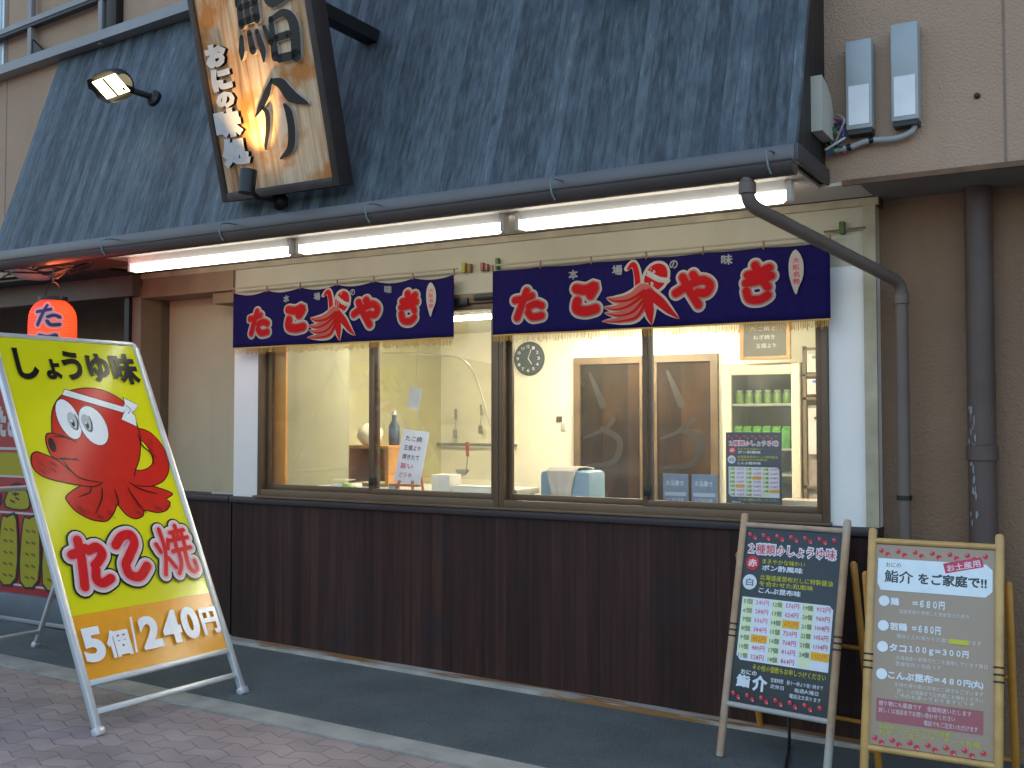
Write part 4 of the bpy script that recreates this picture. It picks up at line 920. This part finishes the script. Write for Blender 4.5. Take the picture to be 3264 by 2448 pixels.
def easel(x, y, ang, tilt, W, L, hr, lab, menu, pm, rm, facem, lower=None, grp=None):
    t = thing('menu_board', lab, 'menu board', (x, y, gz(x)))
    M = board_frame(x, y, ang, tilt); r = .018
    for sx in (r, W-r):
        mm = pm
        o = MB().lathe([(r*.8, 0), (r, .006), (r, L-.02), (r*.85, L-.004), (r*.3, L)], (sx, 0, 0), (0, 1, 0), 14).xf(M).build('front_leg', mm, t, local=True)
        if lower: o.data.materials.clear(); o.data.materials.append(lower_mat())
    for yy in (L-.055, hr):
        MB().lathe([(r*.72, 0), (r*.72, W-2*r-.006)], (r+.003, yy, 0), (1, 0, 0), 12).xf(M).build('rail', lower if (lower and yy == hr) else pm, t, local=True)
    y0, y1 = hr+.014, L-.070
    MB().box(2*r-.002, W-2*r+.002, y0, y1, -.006, .004, .001).xf(M).build('panel', facem, t, local=True)
    A = menu(W-4*r, y1-y0)
    A.build('lettering', t, f=lambda p: M @ Vector((p.x+2*r, p.y+y0, p.z+.0042)), lift=.0004)
    for sx in (r, W-r):
        for k in range(3): MB().lathe([(r+.0005, 0), (r+.003, .001), (r+.003, .007), (r+.0005, .008)], (sx, L*.48+k*.028, 0), (0, 1, 0), 12).xf(M).build('cord_wrap', M_BLACK, t, local=True)
    # rear frame, nearly upright
    n = Vector((math.sin(ang), -math.cos(ang), 0)); e = Vector((math.cos(ang), math.sin(ang), 0))
    back = -n*(L*math.sin(tilt)+.22); topz = L*.80
    for sx in (-.012, W+.012):
        p0 = e*sx+back; p1 = e*sx-n*(math.tan(tilt)*topz+.035)+Vector((0, 0, topz))
        MB().lathe([(r*.9, 0), (r*.9, (p1-p0).length-.01), (r*.5, (p1-p0).length)], p0, p1-p0, 12).build('rear_leg', rm, t, local=True)
    for f_ in (.15, .55):
        a_ = (e*-.012+back).lerp(e*-.012-n*(math.tan(tilt)*topz+.035)+Vector((0, 0, topz)), f_)
        MB().tube([a_, a_+e*(W+.024)], .010, 8).build('rear_rail', rm, t, local=True)
    return t
def lower_mat():
    if 'worn_pole' in MC: return MC['worn_pole']
    m = boards_mat('worn_pole', 5, [(.3, (.34, .19, .10)), (.7, (.50, .33, .20))], stretch=(9, 9, 9), rough=.6, gap=0.0001, bump=.1, gdark=1, blotch=(2.4, .45, .6, (.44, .42, .38)))
    MC['worn_pole'] = m; return m
REARM = mat('amber_rear_leg', (.42, .19, .025), .45, var=.2, scale=12)
easel(3.405, -.553, R(-7.7), R(14.8), .545, 1.141, .241, 'black menu board on a worn wooden easel in front of the right window corner', black_menu, M_POLEG, REARM, mat('blackboard', (.028, .036, .042), .45, var=.15, scale=2), lower=mat('grey_worn_rail', (.40, .38, .35), .6))
easel(4.107, -.850, R(.6), R(15.0), .535, 1.141, .235, 'brown cardboard-coloured menu board on a yellow bamboo easel at the right', tan_menu, M_POLE, REARM, mat('kraft_board', (.37, .275, .195), .5, var=.05, scale=2))
t = thing('black_cable', 'thin black cable on the asphalt beneath the black menu board', 'cable', (3.65, -.3, gz(3.65)))
MB().tube(smooth_path([(3.62, -.10, .30), (3.63, -.14, .12), (3.66, -.24, gz(3.65)+.012), (3.72, -.50, gz(3.7)+.007), (3.80, -.85, gz(3.8)+.007), (3.89, -1.12, gz(3.9)+.012)], 6), .008, 8).build('cord', M_BLACK, t)

# ================================================================ PICTURE BOARD behind, left
PB = thing('picture_board', 'red and yellow takoyaki picture board behind the large yellow sign', 'sign board', (-2.0, -.40, gz(-2)))
MB().box(-2.75, -1.40, -.42, -.38, .23, 1.75).build('panel', mat('red_sheet', (.28, .012, .018), .4, var=.1), PB, smooth=False)
MB().box(-2.78, -1.37, -.45, -.34, .06, .23, .01).build('base', mat('grey_base', (.10, .115, .13), .6, var=.15), PB)
MB().box(-2.75, -1.36, -.46, -.30, .03, .06, .004).build('foot_bar', M_GREYMET, PB)
a = Art(); YD = (.30, .25, .005); BK = (.02, .012, .01); GY = (.40, .40, .38)
def pbx(x): return x
a.rect(-2.70, 1.10, -1.47, 1.27, YD); a.rect(-2.72, 1.085, -1.43, 1.10, GY); a.rect(-2.70, 1.29, -1.47, 1.31, GY); a.rect(-2.7, .815, -1.45, .83, GY)
a.rect(-2.7, .285, -1.47, .30, GY)
for x in (-2.5, -2.2, -1.9): a.text('たこ', 0, 0, 1, GY, bold=.06, box=(x-.12, 1.38, x+.12, 1.62)); 
a.text('焼', 0, 0, 1, GY, bold=.08, box=(-1.85, 1.36, -1.55, 1.68))
rr = random.Random(8)
for cx, cy in ((-1.72, .94), (-2.05, .93), (-2.4, .94)):
    a.poly([(cx-.15, cy-.07), (cx-.12, cy+.06), (cx-.03, cy+.115), (cx+.08, cy+.10), (cx+.15, cy+.03), (cx+.14, cy-.08)], BK, 3); a.poly([(cx-.13, cy-.06), (cx-.10, cy+.05), (cx-.02, cy+.095), (cx+.07, cy+.08), (cx+.13, cy+.02), (cx+.12, cy-.07)], YD, 3)
    for i in range(5): x = cx+rr.uniform(-.08, .06); y = cy+rr.uniform(-.04, .05); a.stroke([(x, y), (x+.04, y-.012)], .014, BK, n=1)
for cx in (-1.62, -1.88, -2.14, -2.40):
    a.poly([(cx-.12, .31), (cx-.10, .76), (cx-.02, .80), (cx+.10, .79), (cx+.11, .33)], BK, 3); a.poly([(cx-.105, .325), (cx-.085, .75), (cx-.02, .78), (cx+.085, .77), (cx+.09, .345)], YD, 3)
    for r_ in range(5):
        for q in range(2): x = cx-.05+q*.07; y = .70-r_*.085; a.stroke([(x, y), (x+.035, y-.010)], .016, (.12, .08, .01), n=1)
a.build('picture', PB, f=lambda p: (p.x, -.4202-p.z, p.y), local=False)

# ================================================================ INSIDE THE SHOP
FX = mat('room_tube', (1, 1, 1), .3, emit=(1, .93, .74), es=34)
def ceiling_lamp(x, y, lab, rot=0):
    t = thing('ceiling_lamp', lab, 'lamp', (x, y, 2.33), rot, 'ceiling lamps inside the shop')
    MB().box(-.62, .62, -.06, .06, -.035, 0, .005).build('housing', whitem, t, local=True)
    MB().box(-.58, .58, -.04, .04, -.060, -.036, .008).build('diffuser', FX, t, local=True)
    return t
ceiling_lamp(1.7, 2.35, 'ceiling lamp inside the shop above the brown sliding door')
ceiling_lamp(2.9, 1.2, 'ceiling lamp inside the shop above the glass refrigerator')
ceiling_lamp(.7, 1.3, 'ceiling lamp inside the shop above the utensil rail')
t = thing('wall_clock', 'round dark clock on the cream back wall inside the right window', 'clock', (.472, 2.88, 2.071))
MB().lathe([(.150, 0), (.155, .012), (.150, .03), (.136, .034)], (.472, 2.90, 2.071), (0, -1, 0), 40).build('case', mat('clock_case', (.03, .035, .04), .4), t)
a = Art(); a.ell(0, 0, .135, .135, (.035, .045, .055), n=40)
for i in range(12):
    an = R(90-30*i); a.text(str(12 if i == 0 else i), 0, 0, 1, (.6, .62, .62), bold=.02, box=(.108*math.cos(an)-.014, .108*math.sin(an)-.014, .108*math.cos(an)+.014, .108*math.sin(an)+.014), res=2)
a.stroke([(0, 0), (.035, -.05)], .008, (.7, .7, .7), n=1); a.stroke([(0, 0), (.03, .08)], .006, (.7, .7, .7), n=1)
a.build('dial', t, f=lambda p: (.472+p.x, 2.8655-p.z, 2.071+p.y), local=False)
# refrigerator
FR = thing('refrigerator', 'cream upright refrigerator with a glass door showing green cartons', 'refrigerator', (2.76, 2.55, -.05))
x0, x1, z1 = 2.474, 3.056, 1.935
f = MB(); f.box(x0, x0+.065, 2.30, 2.34, .25, z1, .006); f.box(x1-.065, x1, 2.30, 2.34, .25, z1, .006); f.box(x0+.065, x1-.065, 2.30, 2.34, z1-.085, z1, .006); f.box(x0+.065, x1-.065, 2.30, 2.34, .25, .33, .006)
f.build('door_frame', M_CREAMP, FR)
b = MB(); b.box(x0, x0+.03, 2.345, 2.85, -.05, z1); b.box(x1-.03, x1, 2.345, 2.85, -.05, z1); b.box(x0+.03, x1-.03, 2.345, 2.85, z1-.03, z1); b.box(x0+.03, x1-.03, 2.82, 2.85, -.05, z1-.03); b.box(x0+.03, x1-.03, 2.345, 2.82, -.05, .25)
b.build('cabinet', mat('fridge_grey', (.16, .17, .13), .5), FR, smooth=False)
MB().box(x0+.06, x1-.06, 2.315, 2.32, .32, z1-.08).build('door_glass', glass_mat('fridge_glass', (.93, .96, .93), dirt=.05), FR, smooth=False)
for z in (1.10, 1.29, 1.62): MB().box(x0+.035, x1-.035, 2.36, 2.80, z, z+.018).build('shelf', mat('shelf_pale', (.55, .54, .45), .4), FR, smooth=False)
ct = thing('drink_carton', 'green drink carton in the row on the refrigerator shelf', 'carton', (2.56, 2.42, 1.31), 0, 'green cartons in the refrigerator')
MB().box(-.03, .03, -.03, .03, 0, .135, .004).build('body', mat('green_carton', (.10, .42, .02), .5, var=.2, scale=30), ct, local=True)
MB().prism([(-.03, .135), (.03, .135), (0, .160)], 0, -.028, .028).build('gable_top', mat('green_carton_top', (.16, .50, .05), .5), ct, local=True, smooth=False)
for i in range(1, 6): copy_thing(ct, (2.56+i*.073, 2.42, 1.31), ct['label'])
ct['label'] = ct['label']
jr = thing('glass_jar', 'small jar with green contents in the row on the top refrigerator shelf', 'jar', (2.57, 2.42, 1.64), 0, 'jars in the refrigerator')
MB().lathe([(.026, 0), (.028, .004), (.028, .07), (.02, .085)], (0, 0, 0), seg=12).build('jar_body', mat('jar_green', (.25, .42, .10), .3, var=.4, scale=60), jr, local=True)
MB().lathe([(.022, .086), (.022, .10)], (0, 0, 0), seg=12).build('lid', mat('lid_grey', (.5, .5, .48), .4), jr, local=True)
for i in range(1, 6): copy_thing(jr, (2.57+i*.072, 2.42, 1.64), jr['label'])
t = thing('hanging_blackboard', 'small amber-framed blackboard hanging above the refrigerator', 'blackboard', (2.83, 2.2, 1.96))
x0, x1, z0, z1 = 2.646, 3.02, 1.955, 2.32
MB().box(x0, x0+.03, 2.19, 2.22, z0, z1, .004).box(x1-.03, x1, 2.19, 2.22, z0, z1, .004).box(x0+.03, x1-.03, 2.19, 2.22, z0, z0+.025, .004).box(x0+.03, x1-.03, 2.19, 2.22, z1-.025, z1, .004).build('frame', M_PINE, t)
MB().box(x0+.028, x1-.028, 2.20, 2.215, z0+.02, z1-.02).build('slate', mat('grey_slate', (.16, .15, .12), .8), t, smooth=False)
a = Art()
for k, l in enumerate(('本日のおすすめ', 'たこ焼き', 'ねぎ焼き', '五個より')): a.text(l, 0, 0, 1, (.5, .48, .4), bold=.01, box=(.06+.02*k, .27-k*.062, .26+.01*(k % 2), .305-k*.062), res=1)
a.build('chalk_lettering', t, f=lambda p: (x0+p.x, 2.199-p.z, z0+p.y), local=False)
# papers pinned at the right
for k, (px, pz, wx, hz, lab) in enumerate(((3.17, 1.86, .12, .13, 'topmost white paper pinned beside the refrigerator'), (3.17, 1.70, .12, .11, 'second white paper down, with a blue mark, beside the refrigerator'), (3.18, 1.27, .13, .33, 'long cream paper sheet hanging beside the refrigerator'))):
    t = thing('pinned_paper', lab, 'paper', (px, 2.30, pz), 0, 'papers pinned beside the refrigerator')
    MB().box(px-wx/2, px+wx/2, 2.298, 2.302, pz, pz+hz).build('sheet', mat('paper%d' % k, (.70, .66, .58), .8), t, smooth=False)
    MB().box(px-.02, px+.02, 2.290, 2.297, pz+hz*.75, pz+hz*.75+.02).build('mark', mat('papermark%d' % k, ((.3, .3, .3), (.15, .2, .5), (.1, .09, .08))[k], .7), t, smooth=False)
t = thing('rack', 'brown upright rack holding papers and boxes right of the refrigerator', 'rack', (3.2, 2.5, -.05))
b = MB()
for x in (3.075, 3.36): b.box(x, x+.025, 2.31, 2.34, -.05, 2.05)
for z in (.72, 1.02, 1.66, 1.83, 2.02): b.box(3.075, 3.385, 2.31, 2.34, z, z+.02)
b.build('rack_frame', mat('rack_brown', (.20, .14, .08), .6), t, smooth=False)
MB().box(3.10, 3.36, 2.345, 2.36, .74, 1.62).build('back_panel', mat('rack_back', (.40, .33, .27), .7), t, smooth=False)
t = thing('cardboard_box', 'cream box lying on the counter at the right end of the right window', 'box', (3.62, .35, 1.0))
MB().box(3.47, 3.72, .25, .42, 1.0, 1.085, .004).build('carton', mat('cream_card', (.62, .52, .38), .8), t)
# towels on a blue box
t = thing('towel_box', 'blue box draped with a pale towel on the counter inside the right window', 'box', (2.10, .5, 1.0))
MB().box(1.93, 2.28, .42, .66, 1.0, 1.20, .03).build('crate', mat('dusty_blue', (.22, .34, .42), .6, var=.15), t)
b = MB(); n = 10; g = []
for i in range(n+1):
    u = i/n; row = []
    for (yy, zz) in ((.405, 1.02), (.402, 1.08), (.40, 1.15), (.408, 1.198), (.45, 1.222), (.56, 1.224), (.67, 1.21), (.685, 1.12)):
        row.append(b.bm.verts.new((2.01+u*.16+.02*math.sin(zz*14+u*3)+(1.22-zz)*.05*(u-.3), yy-.004*math.sin(u*17), zz)))
    g.append(row)
for i in range(n):
    for j in range(7): b.bm.faces.new((g[i][j], g[i+1][j], g[i+1][j+1], g[i][j+1]))
tw = b.build('towel', mat('pale_towel', (.66, .58, .48), .95, var=.1, bump=.4, bscale=200), t); m = tw.modifiers.new('s', 'SOLIDIFY'); m.thickness = .006
# pamphlets
for k, (x, lab) in enumerate(((2.870, 'left of two blue-grey pamphlets standing inside the right window'), (3.035, 'right of two blue-grey pamphlets standing inside the right window'))):
    t = thing('pamphlet', lab, 'pamphlet', (x+.07, .14, 1.0), 0, 'pamphlets standing inside the window')
    MB().box(x, x+.145, .135, .142, 1.0, 1.215).build('cover', mat('pamphlet_blue', (.20, .25, .33), .5, var=.25, scale=25), t, smooth=False)
    a = Art(); a.rect(.01, .095, .135, .115, (.5, .55, .6)); a.rect(.015, .012, .13, .045, (.5, .56, .6))
    a.text('お品書き', 0, 0, 1, (.6, .64, .66), bold=.02, box=(.02, .15, .12, .18), res=1); a.text('たこ焼き各種', 0, 0, 1, (.55, .6, .62), bold=.01, box=(.02, .06, .12, .085), res=1)
    a.build('print', t, f=lambda p: (x+p.x, .1347-p.z, 1.0+p.y), local=False)
# poster of the menu inside the glass
t = thing('menu_poster', 'dark menu poster standing just behind the rightmost window pane', 'poster', (3.38, .13, 1.0))
POW, PHt = .300, .450
MB().box(3.232, 3.232+POW, .130, .136, .995, .995+PHt).build('sheet', mat('poster_dark', (.05, .062, .075), .5), t, smooth=False)
black_menu(POW-.01, PHt-.01).build('lettering', t, f=lambda p: (3.237+p.x, .1296-p.z, 1.0+p.y), local=False)
# small price stand
t = thing('price_stand', 'small white price card on an orange wooden easel inside the left window', 'sign', (1.07, .2, 1.0))
TM = Matrix.Translation((1.07, .21, 1.10)) @ Matrix.Rotation(R(-10), 4, 'X') @ Matrix.Rotation(R(5), 4, 'Y')
MB().box(-.105, .105, -.006, 0, 0, .35, .002).xf(TM).build('card', mat('white_card', (.80, .80, .82), .5, var=.02), t)
a = Art()
for k, (l, c) in enumerate((('たこ焼', (.1, .1, .14)), ('五個より', (.1, .1, .14)), ('焼きたて', (.1, .12, .12)), ('旨い', (.6, .05, .10)), ('どうぞ', (.6, .2, .22)))): a.text(l, 0, 0, 1, c, bold=.02, box=(-.07, .275-k*.06, .065 if k < 3 else .03, .312-k*.06), res=1)
a.build('lettering', t, f=lambda p: TM @ Vector((p.x, -.0064-p.z, p.y)), local=False)
OW = mat('orange_wood', (.50, .17, .04), .5)
for s in (-1, 1): MB().tube([(1.07+s*.05, .20, 1.12), (1.07+s*.085, .16, 1.0)], .010, 8).build('leg', OW, t)
MB().tube([(1.07, .31, 1.42), (1.07, .40, 1.0)], .009, 8).build('leg', OW, t)
MB().box(.955, 1.185, .17, .205, 1.085, 1.10, .003).build('ledge', OW, t)
t = thing('price_tag', 'small tilted white note hanging above the price card in the left window', 'note', (1.08, .25, 1.60))
MB().box(-.045, .045, -.002, .002, -.07, .07).xf(Matrix.Translation((1.10, .25, 1.655)) @ Matrix.Rotation(R(12), 4, 'Y')).build('card', mat('note_white', (.74, .70, .66), .7), t, smooth=False)
MB().tube([(1.11, .25, 1.72), (1.13, .25, 2.2)], .0015, 5).build('string', M_GREYMET, t)
# cartons, trays and tools on the counter
t = thing('plastic_tray', 'pale food trays stacked on the counter behind the leftmost pane', 'tray', (.22, .5, 1.0))
for k in range(2): MB().box(.12+.14*k, .26+.14*k, .42, .60, 1.0, 1.05+.015*k, .01).build('tray', mat('tray_white', (.66, .70, .70), .4), t)
MB().box(.22, .36, .45, .57, 1.068, 1.074).xf(Matrix.Translation((0, 0, .02))).build('lid', mat('clear_lid', (.6, .62, .5), .2), t, smooth=False)
t = thing('green_packet', 'green and yellow food packet beside the trays in the left window', 'packet', (.42, .45, 1.0))
MB().box(.36, .46, .40, .46, 1.0, 1.07, .012).xf(Matrix.Translation((.41, .43, 1.03)) @ Matrix.Rotation(R(20), 4, 'Y') @ Matrix.Translation((-.41, -.43, -1.03))).build('bag', mat('packet_green', (.30, .42, .08), .4, var=.4, scale=25), t)
t = thing('wooden_crate', 'orange-brown wooden crate behind the left mullion', 'crate', (.05, 1.3, 1.0))
b = MB(); b.box(-.25, .17, 1.2, 1.215, 1.0, 1.02); b.box(-.25, .17, 1.2, 1.5, 1.29, 1.315, .003); b.box(-.25, -.22, 1.2, 1.5, 1.02, 1.29); b.box(.14, .17, 1.2, 1.5, 1.02, 1.29); b.box(-.22, .14, 1.48, 1.5, 1.02, 1.29)
b.build('crate_body', mat('crate_wood', (.42, .20, .06), .6, var=.2), t)
MB().box(-.25, .17, 1.2, 1.5, 1.0, 1.001).build('crate_base', mat('crate_wood', (.42, .20, .06)), t, smooth=False)
t = thing('work_table', 'pale work table behind the counter on the left side of the room', 'table', (.3, 1.6, 0))
MB().box(-.45, 1.2, 1.05, 1.75, .955, .998, .004).build('table_top', mat('steel_top', (.5, .5, .46), .35, .3), t)
for x in (-.4, 1.15):
    for y in (1.1, 1.7): MB().box(x-.02, x+.02, y-.02, y+.02, -.05, .955).build('leg', M_GREYMET, t, smooth=False)
t = thing('paper_bag', 'crumpled white bag on top of the wooden crate behind the left mullion', 'bag', (-.1, 1.3, 1.315))
b = MB(); r_ = bmesh.ops.create_icosphere(b.bm, subdivisions=3, radius=1); rr = random.Random(2)
for v in b.bm.verts: v.co = Vector((-.10+v.co.x*.11*(1+rr.uniform(-.08, .08)), 1.32+v.co.y*.10, 1.40+v.co.z*.09*(1+rr.uniform(-.1, .1))))
b.build('bag_body', mat('bag_white', (.72, .66, .5), .6, var=.2, scale=12), t)
t = thing('spray_bottle', 'dark blue bottle beside the left mullion inside the shop', 'bottle', (-.02, 1.45, 1.315))
MB().lathe([(.04, 0), (.045, .02), (.045, .15), (.018, .20), (.018, .24)], (.06, 1.42, 1.315)).build('bottle', mat('bottle_blue', (.03, .05, .09), .3), t)
MB().lathe([(.02, .24), (.02, .27), (.008, .275)], (.06, 1.42, 1.315)).build('cap', mat('cap_white', (.5, .5, .5), .4), t)
t = thing('white_carton', 'white carton with small print behind the price card', 'carton', (1.30, .36, 1.0))
MB().box(1.20, 1.34, .30, .44, 1.0, 1.16, .004).build('carton_body', mat('carton_white', (.74, .70, .60), .7), t)
t = thing('long_white_box', 'long low white box on the counter left of the centre post', 'box', (1.55, .4, 1.0))
MB().box(1.36, 1.66, .30, .45, 1.0, 1.085, .005).build('box_body', mat('box_white', (.78, .74, .62), .6), t)
MB().box(1.362, 1.658, .302, .448, 1.086, 1.092).build('lid', mat('box_lid', (.70, .66, .55), .6), t)
t = thing('black_tin', 'dark olive tin at the right end of the long white box', 'tin', (1.74, .38, 1.0))
MB().lathe([(.045, 0), (.047, .004), (.047, .07), (.043, .074)], (1.74, .38, 1.0)).build('tin_body', mat('tin_olive', (.10, .10, .06), .5), t)
t = thing('blue_cup', 'small blue and white cup left of the price card', 'cup', (.93, .3, 1.0))
MB().lathe([(.032, 0), (.04, .09), (.038, .09), (.03, .004)], (.90, .30, 1.0)).build('cup_body', mat('cup_blue', (.30, .45, .62), .4), t)
t = thing('utensil_rail', 'steel rail on the back wall that utensils hang from', 'rail', (-.1, 2.85, 1.29))
MB().tube([(-.56, 2.84, 1.292), (.36, 2.84, 1.288)], .014, 10).build('bar', mat('dull_steel', (.25, .25, .22), .35, .6), t)
for x in (-.5, .33): MB().box(x-.01, x+.01, 2.84, 2.90, 1.28, 1.30).build('bracket', M_GREYMET, t, smooth=False)
def ladle(x, y, z, lab, bowl, hc):
    t = thing('ladle', lab, 'ladle', (x, y, z), 0, 'ladles hanging inside the shop')
    MB().tube([(0, 0, 0), (.004, 0, -.10)], .012, 8).build('handle', mat('handle%.2f' % x, hc, .5), t, local=True)
    MB().tube([(.004, 0, -.09), (.0, -.01, -.20)], .004, 6).build('stem', M_GREYMET, t, local=True)
    if bowl:
        pr = [(.004, -.045), (.03, -.035), (.045, -.015), (.05, 0), (.047, 0), (.028, -.03)]
        MB().lathe(pr, (-.02, -.03, -.19)).build('bowl', mat('ladle_steel', (.35, .36, .33), .3, .7), t, local=True)
    else: MB().box(-.022, .022, -.014, -.006, -.27, -.19, .006).build('blade', mat('ladle_steel', (.35, .36, .33), .3, .7), t, local=True)
ladle(1.12, .85, 1.36, 'ladle with a red handle and a steel bowl near the centre post', True, (.40, .08, .03))
ladle(-.28, 2.82, 1.62, 'left steel turner hanging over the utensil rail', False, (.20, .18, .12))
ladle(.0, 2.82, 1.66, 'right steel turner hanging over the utensil rail', False, (.22, .22, .16))
t = thing('wall_switch', 'small dark switch and beige socket on the cream wall left of the brown door', 'switch', (.80, 2.89, 1.50))
MB().box(.745, .80, 2.885, 2.90, 1.50, 1.55, .003).build('switch_box', mat('switch_dark', (.10, .08, .05), .5), t)
MB().box(.79, .84, 2.888, 2.90, 1.42, 1.49, .003).build('socket', M_BEIGEP, t)
t = thing('vinyl_sheet', 'clear vinyl draught sheet hanging in a curve inside the left window', 'vinyl sheet', (.8, .9, 1.1))
b = MB(); g = []
for i in range(13):
    u = i/12; x = .28+1.05*u; zt_ = 2.02-.12*u*u; row = []
    for j in range(9):
        v = j/8; row.append(b.bm.verts.new((x+.10*v*v*u, .95-.12*math.sin(u*2.4)+.05*v, zt_-(zt_-1.1)*v)))
    g.append(row)
for i in range(12):
    for j in range(8): b.bm.faces.new((g[i][j], g[i+1][j], g[i+1][j+1], g[i][j+1]))
b.build('sheet', glass_mat('clear_vinyl', (.90, .90, .80), .15, 1.35, .10), t)
e = [tuple(v) for v in smooth_path([(.30, .95, 2.02), (.80, .85, 1.98), (1.10, .84, 1.93), (1.24, .84, 1.7), (1.34, .86, 1.35), (1.42, .9, 1.1)], 6)]
MB().tube(e, .006, 6).build('edge_cord', mat('vinyl_edge', (.6, .6, .5), .3), t)
